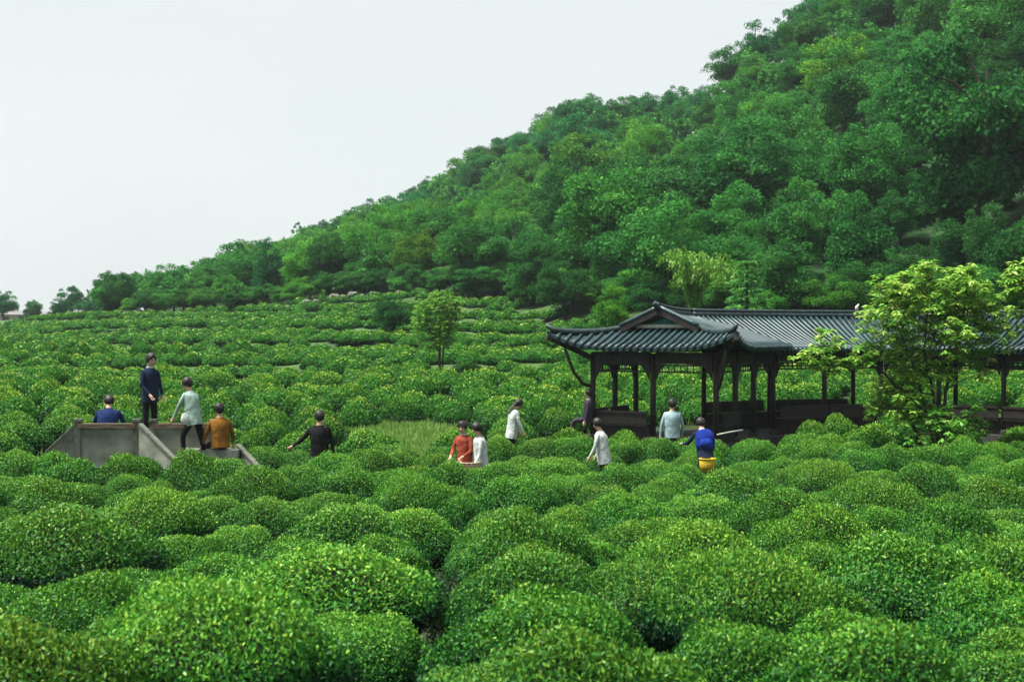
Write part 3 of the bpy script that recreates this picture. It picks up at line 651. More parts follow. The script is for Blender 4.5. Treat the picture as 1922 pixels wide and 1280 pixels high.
while yrow < 140:
    x = -.42 * yrow - 2; wob = random.uniform(0, 6)
    while x < .42 * yrow + 4:
        px = CX + F * x / yrow; y = yrow + .7 * math.sin(x * .16 + wob) + .8 * math.sin(x * .05) + random.uniform(-.5, .5)
        db = float(np.interp(px, PXS, DB)); r_ = random.uniform(.5, .85)
        if y < db - 1 and random.random() < .9 and (x + 3.2) ** 2 + (y - 61) ** 2 > 1.2:
            h_ = random.uniform(.5, .72) + (.5 if (abs(yrow - 71.8) < .9 and px < 500) else 0)
            items.append((x, y, gz(x, y) - .05, r_ * random.uniform(1, 1.25), r_ * .85, h_, random.uniform(-.4, .4)))
        x += r_ * 1.55
    yrow += 2.05 + (yrow - 53) * .006
tr = merge('tea_rows', items, None, [M['tea'], M['core'], M['inner']])
tr.color = (1.2, 1.0, .85, 1); tag(tr, 'terraced rows of clipped tea covering the far slope below the wood', 'tea rows', kind='stuff'); print('far bushes', len(items))

# grass on the slope and between the bushes
r = np.random.default_rng(5); n = 26000
gy = np.clip(r.normal(38.5, 3.2, n), 33, 47); gpx = r.normal(765, 62, n) - (gy - 38.5) * 6
extra = 14000; gy = np.concatenate([gy, 24 + 24 * r.random(extra)]); gpx = np.concatenate([gpx, -100 + 2150 * r.random(extra)])
gx = (gpx - CX) / F * gy; gzv = ground(gx, gy); n = len(gx)
okk = np.array([not any((a - k[0]) ** 2 + (b - k[1]) ** 2 < 1.2 for k in [(p.x, p.y) for p in PAV_PTS[::2]]) for a, b in zip(gx, gy)])
gx, gy, gzv = gx[okk], gy[okk], gzv[okk]; n = len(gx)
hgt = r.uniform(.12, .38, n); A = np.stack([r.normal(0, .35, n), r.normal(0, .35, n), np.ones(n)], 1)
Vg, Qg = leaves(np.stack([gx, gy, gzv + hgt * .4], 1), r.normal(size=(n, 3)) * np.array([1, 1, .2]), hgt, hgt * .12, A, seed=3)
go = link('grass', mesh_np('grass', Vg, Qg, np.clip(r.normal(.55, .2, n), 0, 1)), mats=[M['grass']]); tag(go, 'pale rough grass on the open slope left of the walkers', 'grass', kind='stuff')

# ------------------------------------------------------------------ trees
def tree_meshes(seed, lobes=24, per=500, rx=.36, cz_=.60, rz=.36, lr=(.06, .125), leaf=.027, bend=.05, droop=0, mat=None):
    """crown and trunk meshes of a tree one metre tall (scaled when placed)"""
    r = np.random.default_rng(seed); Cs, Ns, Ls, Ts = [], [], [], []; tips = []
    for k in range(lobes):
        d = r.normal(size=3); d /= np.linalg.norm(d); d[2] = d[2] * .9 + .1; rad = r.uniform(.45, .95) if k > 4 else r.uniform(0, .4)
        c = np.array([d[0] * rx * rad, d[1] * rx * rad, cz_ + d[2] * rz * rad]); lrad = r.uniform(*lr) * (1.15 - .35 * max(0, d[2]))
        tips.append(c); n = int(per * (lrad / .13) ** 2)
        e = r.normal(size=(n, 3)); e /= np.linalg.norm(e, axis=1, keepdims=True); e[:, 2] = np.where(e[:, 2] < -.35, -e[:, 2], e[:, 2])
        rr = lrad * (1 - .45 * r.random(n) ** 1.8) * (1 + lump(e, r, 6, .16)); p = c + e * rr[:, None] * np.array([1.1, 1.1, .9]) + r.normal(size=(n, 3)) * .012
        Cs.append(p); Ns.append(e * .5 + np.array([0, 0, .3]) + r.normal(size=(n, 3)) * .75); Ls.append(leaf * r.uniform(.6, 1.3, n))
        Ts.append(np.clip(r.normal(.45, .15, n) + r.uniform(-.12, .12), 0, 1))
    C = np.concatenate(Cs); V, Q = leaves(C, np.concatenate(Ns), np.concatenate(Ls), np.concatenate(Ls) * .6, seed=seed, fold=.2)
    crown = mesh_np('crown', V, Q, np.concatenate(Ts)); crown.materials.append(mat or M['forest'])
    mb = MB(); bx, by = r.normal(0, bend, 2); trunk_pts = [Vector((0, 0, -.06)), Vector((bx * .3, by * .3, .18)), Vector((bx, by, .42)), Vector((bx * 1.1, by * 1.1, .75))]
    mb.tube(trunk_pts, [.026, .02, .015, .006], 7, cap=False)
    for c in tips[:14]:
        t = max(.22, min(.6, c[2] - .18)); s0 = trunk_pts[1].lerp(trunk_pts[2], min(1, (t - .18) / .24)) if t < .42 else trunk_pts[2].lerp(trunk_pts[3], (t - .42) / .33)
        e = Vector(c); m_ = s0.lerp(e, .5) + Vector((0, 0, .03)); mb.tube([s0, m_, e], [.010, .007, .003], 5, cap=False)
    tm = bpy.data.meshes.new('trunk'); tm.from_pydata(mb.v, [], mb.f); tm.materials.append(M['bark'])
    return crown, tm
TREES = [tree_meshes(100 + i, lobes=[62, 70, 56, 66, 58, 66, 50, 60][i], rx=[.38, .34, .44, .3, .4, .36, .26, .46][i], rz=[.42, .45, .40, .46, .43, .44, .46, .38][i], cz_=[.5, .48, .5, .48, .5, .48, .48, .5][i]) for i in range(8)]
FARTREES = [tree_meshes(140 + i, lobes=22, per=44, leaf=.092, rx=[.4, .36, .44, .34][i], rz=[.36, .4, .32, .4][i]) for i in range(4)]
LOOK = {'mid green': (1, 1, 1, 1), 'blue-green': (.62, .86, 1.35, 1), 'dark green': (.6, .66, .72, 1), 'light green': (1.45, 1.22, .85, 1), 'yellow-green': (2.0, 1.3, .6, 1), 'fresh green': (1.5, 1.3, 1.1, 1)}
ALLT = []
def put_tree(x, y, H, wf, i, look, label=None, group='trees of the wooded hillside', set_=None, z=None, name='hill_tree'):
    cr_, tm = (set_ or TREES)[i % len(set_ or TREES)]; e = empty(name, (x, y, (gz(x, y) if z is None else z) - .05), random.uniform(0, 6.28)); e.scale = (H * wf, H * wf, H)
    c = link('crown', cr_, e); k = random.uniform(.75, 1.25); l = LOOK[look]; c.color = (l[0] * k * random.uniform(.85, 1.15), l[1] * k, l[2] * k, 1); link('trunk', tm, e)
    tag(e, label, 'tree', group); ALLT.append((x, y, H * wf * .36)); return e
# trees one can point at: px, py of the foot, distance, py of the top, width factor, proto, look, label
TS = [
 (1148, 575, 92, 280, 1.0, 0, 'fresh green', 'big round-headed tree at the foot of the hill left of the pavilion roof'),
 (1835, 590, 78, 20, .85, 5, 'dark green', 'tallest dark tree at the upper right with its trunk showing'),
 (1620, 560, 88, 215, .9, 1, 'mid green', 'tall leafy tree on the hill above the middle of the walkway roof'),
 (1480, 480, 108, 165, .95, 4, 'mid green', 'pointed leafy tree on the hill above the left part of the walkway roof'),
 (1350, 470, 112, 215, .95, 2, 'mid green', 'rounded hill tree above and right of the pavilion gable'),
 (1000, 575, 97, 430, 1.05, 3, 'dark green', 'low dark tree at the hill foot left of the big round-headed tree'),
 (1060, 585, 88, 480, 1.15, 2, 'dark green', 'dark low tree just left of the pavilion roof'),
 (1150, 605, 72, 528, .95, 6, 'yellow-green', 'small bright shrubby tree behind the pavilion gable'),
 (1570, 600, 72, 500, 1.2, 7, 'light green', 'low bushy tree just above the walkway roof beside the pale tree'),
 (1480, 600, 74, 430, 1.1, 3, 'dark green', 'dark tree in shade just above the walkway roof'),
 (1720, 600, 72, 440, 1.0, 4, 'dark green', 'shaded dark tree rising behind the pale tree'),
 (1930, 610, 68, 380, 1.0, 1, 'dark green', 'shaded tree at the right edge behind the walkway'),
 (1560, 480, 100, 330, 1.0, 2, 'light green', 'sunny-green spreading tree midway up the hill at right'),
 (1640, 560, 95, 395, 1.1, 3, 'mid green', 'full round tree on the slope straight above the pale tree'),
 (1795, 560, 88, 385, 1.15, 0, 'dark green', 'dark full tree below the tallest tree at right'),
 (1705, 560, 102, 360, 1.1, 4, 'mid green', 'leafy tree left of the tallest tree trunk'),
 (1660, 600, 80, 465, 1.2, 2, 'mid green', 'low leafy tree behind the left side of the pale tree'),
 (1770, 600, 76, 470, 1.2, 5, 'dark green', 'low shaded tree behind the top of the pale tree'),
 (1885, 580, 84, 390, 1.15, 1, 'mid green', 'leafy tree right of the tallest tree trunk'),
 (290, 585, 150, 512, .9, 0, 'blue-green', 'round blue-green tree near the left foot of the ridge line'),
 (235, 590, 150, 545, 1.1, 2, 'blue-green', 'low blue-green tree at the very left foot of the ridge line'),
 (365, 590, 128, 500, 1.0, 5, 'mid green', 'tree with a leaning stem at the left end of the wood'),
 (430, 583, 126, 505, 1.05, 4, 'light green', 'soft light tree at the left end of the wood above the terraces'),
 (505, 575, 124, 440, .8, 6, 'blue-green', 'upright dark tree left of the terraced patch'),
 (615, 560, 120, 425, .85, 1, 'dark green', 'upright dark tree above the pale rocks'),
 (560, 565, 122, 455, .9, 3, 'light green', 'light tree between the two upright dark trees at left'),
 (690, 545, 118, 440, .9, 7, 'mid green', 'low spreading tree right of the pale rocks'),
 (740, 612, 78, 548, 1.15, 2, 'dark green', 'dark round shrub left of the lone field tree'),
 (605, 582, 112, 540, .6, 6, 'light green', 'little cone-shaped shrub standing on the pale rocks'),
]
for (px, pf, Y, pt, wf, i, look, lab) in TS:
    x = (px - CX) / F * Y; z = gz(x, Y); top = CZ - (pt - HY) / F * Y; put_tree(x, Y, max(1.6, top - z), wf, i, look, lab); ALLT[-1] = (x, Y, ALLT[-1][2] * .62)
TOP = [(200, 575), (300, 520), (450, 458), (600, 408), (750, 350), (860, 290), (1000, 215), (1080, 172), (1200, 157), (1260, 185), (1325, 152), (1350, 92), (1400, 46), (1480, 6), (1600, -55), (1800, -170)]
crest = []; px = 215
while px < 1700:                                    # the trees that draw the skyline
    Y = float(np.interp(px, SPX, SD)) - random.uniform(0, 5); x = (px - CX) / F * Y; tp = CZ - (float(np.interp(px, [t[0] for t in TOP], [t[1] for t in TOP])) + random.uniform(-6, 16) - HY) / F * Y
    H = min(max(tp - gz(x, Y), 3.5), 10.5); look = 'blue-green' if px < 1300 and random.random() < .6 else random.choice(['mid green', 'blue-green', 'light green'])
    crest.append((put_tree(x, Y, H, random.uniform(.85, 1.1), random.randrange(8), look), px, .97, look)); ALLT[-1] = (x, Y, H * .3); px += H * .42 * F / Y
fy = []
for t in range(16000):                              # the wood
    px = random.uniform(190, 2150); db = float(np.interp(px, PXS, DB)); ds = float(np.interp(px, SPX, SD)); y = random.uniform(db + .5, ds + 5); x = (px - CX) / F * y
    if random.random() > y / ds: continue
    small = random.random() < .4
    H = random.uniform(5.5, 9.0) * float(np.interp(px, [200, 450, 900, 1300], [.62, .8, .95, 1.05])); H *= (.6 if small else 1); r_ = H * .36
    if any((x - a) ** 2 + (y - b) ** 2 < (.86 * (r_ + c)) ** 2 for a, b, c in ALLT): continue
    ALLT.append((x, y, r_)); fy.append((x, y, H, px, ds))
pass
fy.sort(key=lambda f: f[1] / f[2]); ncap = 300 - len(TS) - 6 - len(crest)
rows_t = list(crest)
for k, (x, y, H, px, ds) in enumerate(fy):
    n_ = math.sin(x * .07 + 2) + math.sin(y * .05 + x * .03) + random.gauss(0, .6)
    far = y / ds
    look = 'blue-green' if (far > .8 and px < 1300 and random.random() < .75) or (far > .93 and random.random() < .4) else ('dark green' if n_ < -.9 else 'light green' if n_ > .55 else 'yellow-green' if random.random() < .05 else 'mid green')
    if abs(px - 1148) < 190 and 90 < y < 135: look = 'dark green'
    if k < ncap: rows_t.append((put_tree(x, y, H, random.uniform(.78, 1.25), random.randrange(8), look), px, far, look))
rest = fy[ncap:]
if rest:
    it = [(x, y, gz(x, y), H, H, H, random.uniform(0, 6)) for (x, y, H, px, ds) in rest]
    o = merge('far_wood', it, [t[0] for t in FARTREES], [M['forest']]); tag(o, 'distant tree tops massed along the back of the hill', 'wood', kind='stuff')
ZX = [('left end of the wood', 0, 520), ('wood above the pale rocks', 520, 760), ('wood above the lone field tree', 760, 980), ('wood above the big round-headed tree', 980, 1290), ('wood above the pavilion', 1290, 1500), ('wood above the walkway', 1500, 1720), ('right edge of the wood', 1720, 4000)]
ZB = [('at the hill foot', 0, .62), ('midway up', .62, .8), ('high up', .8, .93), ('on the skyline', .93, 2)]
cells = {}
for o, px, far, look in rows_t:
    zn = [z[0] for z in ZX if z[1] <= px < z[2]][0]; bn = [b[0] for b in ZB if b[1] <= far < b[2]][0]; cells.setdefault((zn, bn, look), []).append((px, o))
for (zn, bn, look), lst in cells.items():
    for k, (_, o) in enumerate(sorted(lst, key=lambda q: q[0])): o['label'] = ('%s %s tree from left, %s, %s' % (ordinal(k + 1), look, bn, zn)) if len(lst) > 1 else 'only %s tree %s, %s' % (look, bn, zn)
for k in range(64):                                 # shrubs along the edge of the wood
    px = 215 + 28 * k + random.uniform(-9, 9); Y = float(np.interp(px, PXS, DB)) + random.uniform(-1.5, 2.5); x = (px - CX) / F * Y
    put_tree(x, Y, random.uniform(1.6, 3.0), random.uniform(1.3, 1.8), k, random.choice(['mid green', 'dark green', 'mid green', 'light green']), '%s shrub from left along the lower edge of the wood' % ordinal(k + 1), 'shrubs edging the wood', name='edge_shrub')['category'] = 'shrub'
# far trees and a low house beyond the left field
for k, (px, Y, H, wf, lab) in enumerate([(8, 190, 4.6, 1.1, 'hazy tree at the far left edge beyond the field'), (62, 200, 3.6, 1.2, 'low hazy tree beside the distant house'), (135, 185, 5.2, .9, 'hazy thin-topped tree beyond the field, right of the distant house'), (165, 170, 3.2, 1.3, 'low dark tree right of the hazy thin-topped tree'), (110, 160, 2.6, 1.4, 'shrubby tree below the hazy thin-topped tree'), (-70, 190, 5, 1, 'tree just outside the left edge beyond the field')]):
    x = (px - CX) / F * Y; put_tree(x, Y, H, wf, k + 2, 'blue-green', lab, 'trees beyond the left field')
hx = P(48, 604, 215); hz = gz(hx.x, hx.y)
house = empty('distant_house', (hx.x, hx.y, hz)); tag(house, 'low distant pinkish-grey house beyond the left field', 'house')
mb = MB(); mb.box((0, 0, .4), (7, 4, 1.7)); mb.build('wall', noise_mat('house_wall', (.3, .24, .22), (.4, .33, .3), 2, .9), house)
mb = MB(); mb.add([(-3.8, -2.4, 1.25), (3.8, -2.4, 1.25), (3.8, 2.4, 1.25), (-3.8, 2.4, 1.25), (-3.6, 0, 1.8), (3.6, 0, 1.8)], [(0, 1, 5, 4), (2, 3, 4, 5), (1, 2, 5), (3, 0, 4), (3, 2, 1, 0)]); mb.build('roof', noise_mat('house_roof', (.1, .1, .11), (.17, .16, .17), 3, .9), house)
for k in range(3):
    mb = MB(); mb.box((-2.2 + 2.2 * k, -2.03, .6), (.8, .08, .7)); mb.build('window', noise_mat('house_window', (.03, .04, .05), (.06, .07, .08), 2, .2), house)
# pale rocks at the top of the terraces
rock_m = noise_mat('pale_rock', (.05, .065, .045), (.15, .165, .125), 2.5, .95, .6)
for k, (px, py, s) in enumerate([(575, 552, 1.0), (592, 556, .7), (628, 545, 1.2), (645, 540, .9), (662, 536, 1.1), (700, 545, .8), (748, 532, .9), (540, 560, .7), (680, 552, .6)]):
    Y = float(np.interp(px, PXS, DB)) - 3; x = (px - CX) / F * Y; bm = bmesh.new(); bmesh.ops.create_icosphere(bm, subdivisions=2, radius=.42 * s)
    rr = random.Random(k)
    for v in bm.verts: v.co *= rr.uniform(.78, 1.15); v.co.z *= .75
    me = bpy.data.meshes.new('rock'); bm.to_mesh(me); bm.free(); o = link('rock', me, mats=[rock_m]); o.location = (x, Y, gz(x, Y) + .32 * s)
    tag(o, '%s pale rock from the left at the top of the terraces' % ordinal(1 + sorted([575, 592, 628, 645, 662, 700, 748, 540, 680]).index(px)), 'rock', 'pale rocks above the terraces')

def clump_tree(name, label, cat, stems, clumps, Y, nrose, leaf, mat, seed, foot, droop=.3, spread=12):
    """tree of leaf rosettes: clumps = (px, py, radius px, depth offset)"""
    r = np.random.default_rng(seed); base = P(foot[0], foot[1], Y); base.z = gz(base.x, Y); e = empty(name, base); Cs, Ns, As, Ls, Ts = [], [], [], [], []
    cents = []
    for (px, py, rp, dy) in clumps:
        c = P(px, py, Y + dy) - base; cents.append(c); rad = 1.25 * rp * Y / F; n = int(nrose * (rp / 50) ** 2) + 3
        d = r.normal(size=(n, 3)); d /= np.linalg.norm(d, axis=1, keepdims=True); d[:, 2] *= .85
        pts = np.array(c) + d * (rad * r.random(n) ** .5)[:, None]
        for q, dd in zip(pts, d):
            a0 = r.random() * 6.28; k = spread; ang = a0 + np.arange(k) * 6.28 / k + r.normal(0, .2, k); el = r.uniform(-.5, .7, k)
            ax = np.stack([np.cos(ang) * np.cos(el), np.sin(ang) * np.cos(el), np.sin(el) - droop * .3], 1); ll = leaf * r.uniform(.7, 1.2, k)
            Cs.append(q + ax * ll[:, None] * .5); As.append(ax); Ns.append(np.array([0, 0, 1.]) + ax * .3 + r.normal(size=(k, 3)) * .25); Ls.append(ll); Ts.append(np.clip(r.normal(.5, .12, k) + r.normal(0, .14), 0, 1))
    C = np.concatenate(Cs); L = np.concatenate(Ls); V, Q = leaves(C, np.concatenate(Ns), L, L * .38, np.concatenate(As), seed=seed)
    me = mesh_np('crown', V, Q, np.concatenate(Ts)); link('crown', me, e, [mat])
    mb = MB()
    for pts in stems:
        pp_ = [P(p[0], p[1], Y + (p[2] if len(p) > 2 else 0)) - base for p in pts]; pp_[0].z = -.1; n = len(pp_); mb.tube(pp_, [.05 - .035 * k / (n - 1) for k in range(n)], 7, cap=False)
    joints = [P(p[0], p[1], Y + (p[2] if len(p) > 2 else 0)) - base for pts in stems for p in pts[1:]]
    for c in cents:
        j = min(joints, key=lambda q: (q - c).length + (3 if q.z > c.z else 0)); mb.tube([j, j.lerp(c, .5) + Vector((0, 0, .05)), c], [.018, .013, .006], 5, cap=False)
    mb.build('trunk', M['bark'], e, True); tag(e, label, cat); return e
clump_tree('pale_tree', 'pale yellow-green open-branched tree in front of the covered walkway', 'tree',
  [[(1765, 840), (1752, 740), (1735, 660), (1742, 560)], [(1765, 840), (1775, 730), (1800, 640), (1815, 560)], [(1750, 840), (1690, 735), (1650, 690), (1590, 665)], [(1768, 840), (1720, 700), (1680, 600)]],
  [(1680, 548, 42, 0), (1735, 528, 38, .2), (1742, 505, 18, 0), (1808, 535, 42, -.2), (1815, 515, 24, 0), (1700, 520, 12, 0), (1845, 580, 42, .2), (1858, 618, 46, 0), (1660, 602, 40, -.2), (1765, 590, 60, .4), (1690, 645, 48, 0), (1780, 635, 42, -.4), (1620, 668, 32, 0), (1560, 640, 26, .2), (1540, 670, 28, 0), (1510, 678, 18, 0), (1575, 685, 22, 0), (1825, 655, 36, .2), (1705, 705, 42, 0), (1660, 735, 34, .2), (1745, 690, 40, .3), (1715, 590, 45, 0), (1700, 755, 40, -.2), (1780, 700, 22, 0), (1720, 780, 34, 0), (1645, 770, 22, 0), (1845, 700, 16, 0), (1800, 575, 40, 0)],
  33.8, 88, .17, M['pale_leaf'], 11, (1765, 840))
clump_tree('pale_tree', 'pale yellow-green tree cut off by the right edge above the walkway roof', 'tree', [[(1990, 830), (1985, 700), (1960, 600), (1950, 560)]],
  [(1905, 545, 22, 0), (1925, 520, 34, 0), (1960, 540, 45, 0), (1940, 575, 36, 0), (1990, 580, 50, 0), (1985, 640, 50, 0), (1895, 528, 14, 0)], 33.0, 80, .18, M['pale_leaf'], 12, (1990, 830))
clump_tree('leafy_shrub', 'bright leafy shrub at the foot of the pale tree', 'shrub', [[(1765, 850), (1762, 815), (1760, 800)], [(1790, 850), (1805, 815), (1815, 800)]],
  [(1740, 795, 36, 0), (1775, 812, 34, -.2), (1700, 822, 26, 0), (1815, 808, 32, 0), (1790, 785, 26, .2), (1835, 770, 20, 0), (1845, 800, 18, 0), (1760, 770, 24, 0)], 33.3, 34, .17, M['pale_leaf'], 13, (1772, 850)).children[0].color = (.6, .85, .8, 1)
lone = clump_tree('field_tree', 'small lone tree with thin forked stem standing in the far tea field', 'tree', [[(826, 692), (824, 660), (806, 620), (800, 600)], [(830, 692), (832, 655), (845, 615), (850, 590)], [(826, 690), (826, 640), (825, 600)]],
  [(800, 590, 22, 0), (825, 570, 24, 0), (850, 580, 22, .3), (790, 612, 18, 0), (812, 618, 20, .2), (838, 606, 24, 0), (862, 568, 12, 0), (820, 556, 14, 0), (795, 570, 14, 0), (850, 618, 15, 0), (815, 640, 16, 0), (835, 560, 16, 0), (782, 598, 10, 0), (800, 648, 14, 0), (842, 640, 15, 0), (825, 628, 18, 0), (828, 590, 22, 0)], 61, 300, .15, M['pale_leaf'], 14, (826, 692), spread=8)
lone.children[0].color = (.6, .75, .6, 1)
# arching bamboo clump and a tiered conifer behind the pavilion roof
def bamboo(px, Y, ytop, seed, label):
    r = random.Random(seed); x = (px - CX) / F * Y; base = Vector((x, Y, gz(x, Y))); e = empty('bamboo_clump', base); H = CZ - (ytop - HY) / F * Y - base.z; C, N, A, L = [], [], [], []
    st = MB()
    for k in range(34):
        a = r.uniform(0, 6.28); out = r.uniform(.5, 2.3); h = H * r.uniform(.7, 1.0); pts = []
        for t in np.linspace(0, 1, 9):
            pts.append(Vector((math.cos(a) * out * t ** 2.2, math.sin(a) * out * t ** 2.2, h * math.sin(t * 2.0) / math.sin(1.57))))
        st.tube(pts, [.022 - .002 * i for i in range(9)], 5, cap=False)
        for t in np.linspace(2.5, 8, 46):
            i = min(7, int(t)); p = pts[i].lerp(pts[i + 1], t - i)
            for _ in range(3):
                C.append(p + Vector((r.uniform(-.2, .2), r.uniform(-.2, .2), r.uniform(-.3, .1)))); N.append((r.uniform(-1, 1), r.uniform(-1, 1), .6)); A.append((r.uniform(-.6, .6), r.uniform(-.6, .6), -.9)); L.append(r.uniform(.18, .34))
    st.build('culm', M['bark'], e)
    V, Q = leaves(np.array(C), np.array(N), np.array(L), np.array(L) * .3, np.array(A), seed=seed); f = link('foliage', mesh_np('foliage', V, Q, np.random.default_rng(seed).normal(.42, .14, len(Q)).clip(0, 1)), e, [M['pale_leaf']]); f.color = (.7, .8, .6, 1)
    tag(e, label, 'bamboo')
bamboo(1302, 71, 472, 3, 'arching bright green bamboo clump behind the pavilion ridge')
def conifer(px, Y, ytop, seed, label):
    r = random.Random(seed); x = (px - CX) / F * Y; base = Vector((x, Y, gz(x, Y))); e = empty('tiered_conifer', base); H = CZ - (ytop - HY) / F * Y - base.z; C, N, A, L = [], [], [], []
    tr_ = MB(); tr_.tube([(0, 0, -.1), (0, 0, H * .5), (0, 0, H)], [.13, .08, .02], 7, cap=False)
    for k in range(9):
        z = H * (.18 + .8 * k / 9); rad = 1.9 * (1 - k / 10.5); 
        for j in range(9):
            a = j * 6.28 / 9 + k * .5 + r.uniform(-.2, .2); ln = rad * r.uniform(.75, 1.1); p1 = Vector((math.cos(a) * ln, math.sin(a) * ln, z - ln * .12)); tr_.tube([(0, 0, z), Vector((0, 0, z)).lerp(p1, .5) + Vector((0, 0, .12)), p1], [.03, .02, .008], 5, cap=False)
            for t in range(60):
                f = r.uniform(.25, 1); w_ = (1 - f) * .5 + .1; q = Vector((0, 0, z)).lerp(p1, f) + Vector((-math.sin(a), math.cos(a), 0)) * r.uniform(-w_, w_) + Vector((0, 0, r.uniform(-.04, .07) + .12 * math.sin(f * 3.1)))
                C.append(q); N.append((r.uniform(-.4, .4), r.uniform(-.4, .4), 1)); A.append((math.cos(a) + r.uniform(-.6, .6), math.sin(a) + r.uniform(-.6, .6), -.1)); L.append(r.uniform(.12, .24))
    tr_.build('trunk', M['bark'], e)
    V, Q = leaves(np.array(C), np.array(N), np.array(L), np.array(L) * .45, np.array(A), seed=seed); f = link('crown', mesh_np('crown', V, Q, np.random.default_rng(seed).normal(.5, .15, len(Q)).clip(0, 1)), e, [M['forest']]); f.color = (1.9, 1.4, 1.8, 1)
    tag(e, label, 'tree')
conifer(1402, 68, 478, 5, 'pale conifer with flat drooping tiers just above the walkway roof')

# ------------------------------------------------------------------ people
skin_m = noise_mat('skin', (.36, .22, .15), (.45, .29, .21), 20, .55)
hair_m = noise_mat('hair', (.006, .005, .005), (.018, .014, .012), 40, .5, .2, stretch=(3, 3, .6))
shoe_m = noise_mat('shoe', (.015, .015, .016), (.04, .04, .04), 20, .6)
eye_m = noise_mat('eye', (.01, .008, .007), (.02, .015, .012), 20, .2)
def cloth(name, c, k=.6): return noise_mat(name, tuple(x * k for x in c), c, 7, .9, 1.0, 3, .1)
DEF = dict(lean=0, hip=.90, twist=0, ua_l=(-.22, .05, -1), fa_l=(-.08, .25, -1), ua_r=(.22, .05, -1), fa_r=(.08, .25, -1), th_l=(-.05, .02, -1), sh_l=(0, -.02, -1), th_r=(.05, .02, -1), sh_r=(0, -.02, -1), nod=0)
SIT = dict(hip=.12, th_l=(-.18, 1, -.02), sh_l=(0, .12, -1), th_r=(.18, 1, -.02), sh_r=(0, .12, -1))
def person(label, loc, face, H, top, bottom, pose=None, coat=.10, hair='short', collar=None, sleeve=True, bulk=1.0):
    p = dict(DEF); p.update(pose or {}); e = empty('person', loc, R(face)); S = H / 1.70; e.scale = (S, S, S)
    V3 = Vector; la = p['lean']; up = V3((0, math.sin(la), math.cos(la))); fw = V3((0, math.cos(la), -math.sin(la))); rt = V3((1, 0, 0))
    pel = V3((0, 0, p['hip'])); verts = []; rad = []; edges = []; bones = []
    def add(co, r0, par=None, mat=0):
        verts.append(V3(co)); rad.append(r0); i = len(verts) - 1
        if par is not None: edges.append((par, i)); bones.append((verts[par], verts[i], mat))
        return i
    iP = add(pel, .135 * bulk); iW = add(pel + up * .17, .125 * bulk, iP); iC = add(pel + up * .36 + fw * .01, .135 * bulk, iW); iN = add(pel + up * .50, .075, iC)
    iK = add(pel + up * .565 + fw * .01, .05, iN, 2)
    hn = la + p['nod']; hu = V3((0, math.sin(hn), math.cos(hn))); hf = V3((0, math.cos(hn), -math.sin(hn))); hb = verts[iK]
    iH1 = add(hb + hu * .075 + hf * .02, .075, iK, 2); iH2 = add(hb + hu * .15 + hf * .012, .088, iH1, 2); iH3 = add(hb + hu * .215, .062, iH2, 2)
    add(hb + hu * .105 + hf * .118, .014, iH1, 2)
    for s in (-1, 1): add(hb + hu * .115 + rt * s * .092, .013, iH2, 2)
    headc = hb + hu * .135 + hf * .008
    for s, ua, fa in ((-1, p['ua_l'], p['fa_l']), (1, p['ua_r'], p['fa_r'])):
        ua = V3(ua).normalized(); fa = V3(fa).normalized(); sh = verts[iC] + rt * s * .165 * bulk + up * .085
        i1 = add(sh, .062 * bulk, iC); i2 = add(sh + ua * .28, .046, i1); i3 = add(verts[i2] + fa * .24, .030, i2, 0 if sleeve else 2); i4 = add(verts[i3] + fa * .07, .034, i3, 2)
        sdv = fa.cross(V3((0, 1, 0.3))).normalized()
        for k, (o, l) in enumerate(((-.028, .07), (-.010, .085), (.010, .08), (.028, .062))):
            f1 = add(verts[i4] + fa * .035 + sdv * o, .0105, i4, 2); add(verts[f1] + (fa + V3((0, .35, 0))).normalized() * l * .6, .0085, f1, 2)
        t1 = add(verts[i3] + fa * .03 + V3((0, .035, 0)) , .011, i4, 2); add(verts[t1] + (fa * .8 + V3((0, .5, 0))).normalized() * .045, .009, t1, 2)
    for s, tv, sv in ((-1, p['th_l'], p['sh_l']), (1, p['th_r'], p['sh_r'])):
        tv = V3(tv).normalized(); sv = V3(sv).normalized(); h = pel + rt * s * .085 - up * .04
        i1 = add(h, .095, iP, 1); i2 = add(h + tv * .41, .062, i1, 1); i3 = add(verts[i2] + sv * .40, .042, i2, 1); i4 = add(verts[i3] + V3((0, .02, -.045)), .042, i3, 3); add(verts[i4] + V3((s * .02, .16, -.012)), .034, i4, 3)
    me = bpy.data.meshes.new('body_skeleton'); me.from_pydata([tuple(v) for v in verts], edges, []); o = bpy.data.objects.new('body_skeleton', me); COL.objects.link(o)
    sk = o.modifiers.new('skin', 'SKIN'); sk.use_smooth_shade = True; o.modifiers.new('sub', 'SUBSURF').levels = 1
    for i, sv in enumerate(me.skin_vertices[0].data): sv.radius = (rad[i], rad[i]); sv.use_root = (i == 0)
    dg = bpy.context.evaluated_depsgraph_get(); bmsh = bpy.data.meshes.new_from_object(o.evaluated_get(dg)); bpy.data.objects.remove(o); bmsh.name = 'body'
    for m_ in (top, bottom, skin_m, shoe_m): bmsh.materials.append(m_)
    for f in bmsh.polygons:
        c = f.center; best = (9, 0)
        for a, b, mt in bones:
            d = b - a; t = max(0, min(1, (c - a).dot(d) / max(d.length_squared, 1e-9))); dist = (c - a - d * t).length
            if dist < best[0]: best = (dist, mt)
        f.material_index = best[1]; f.use_smooth = True
    link('body', bmsh, e)
    # jacket shell from the neck to below the waist, following the spine
    mb = MB(); n = 18; rings = [(-coat, .178, .150), (0, .178, .152), (.12, .168, .142), (.27, .182, .145), (.38, .196, .140), (.45, .182, .118), (.50, .105, .088), (.525, .07, .07)]
    G = []
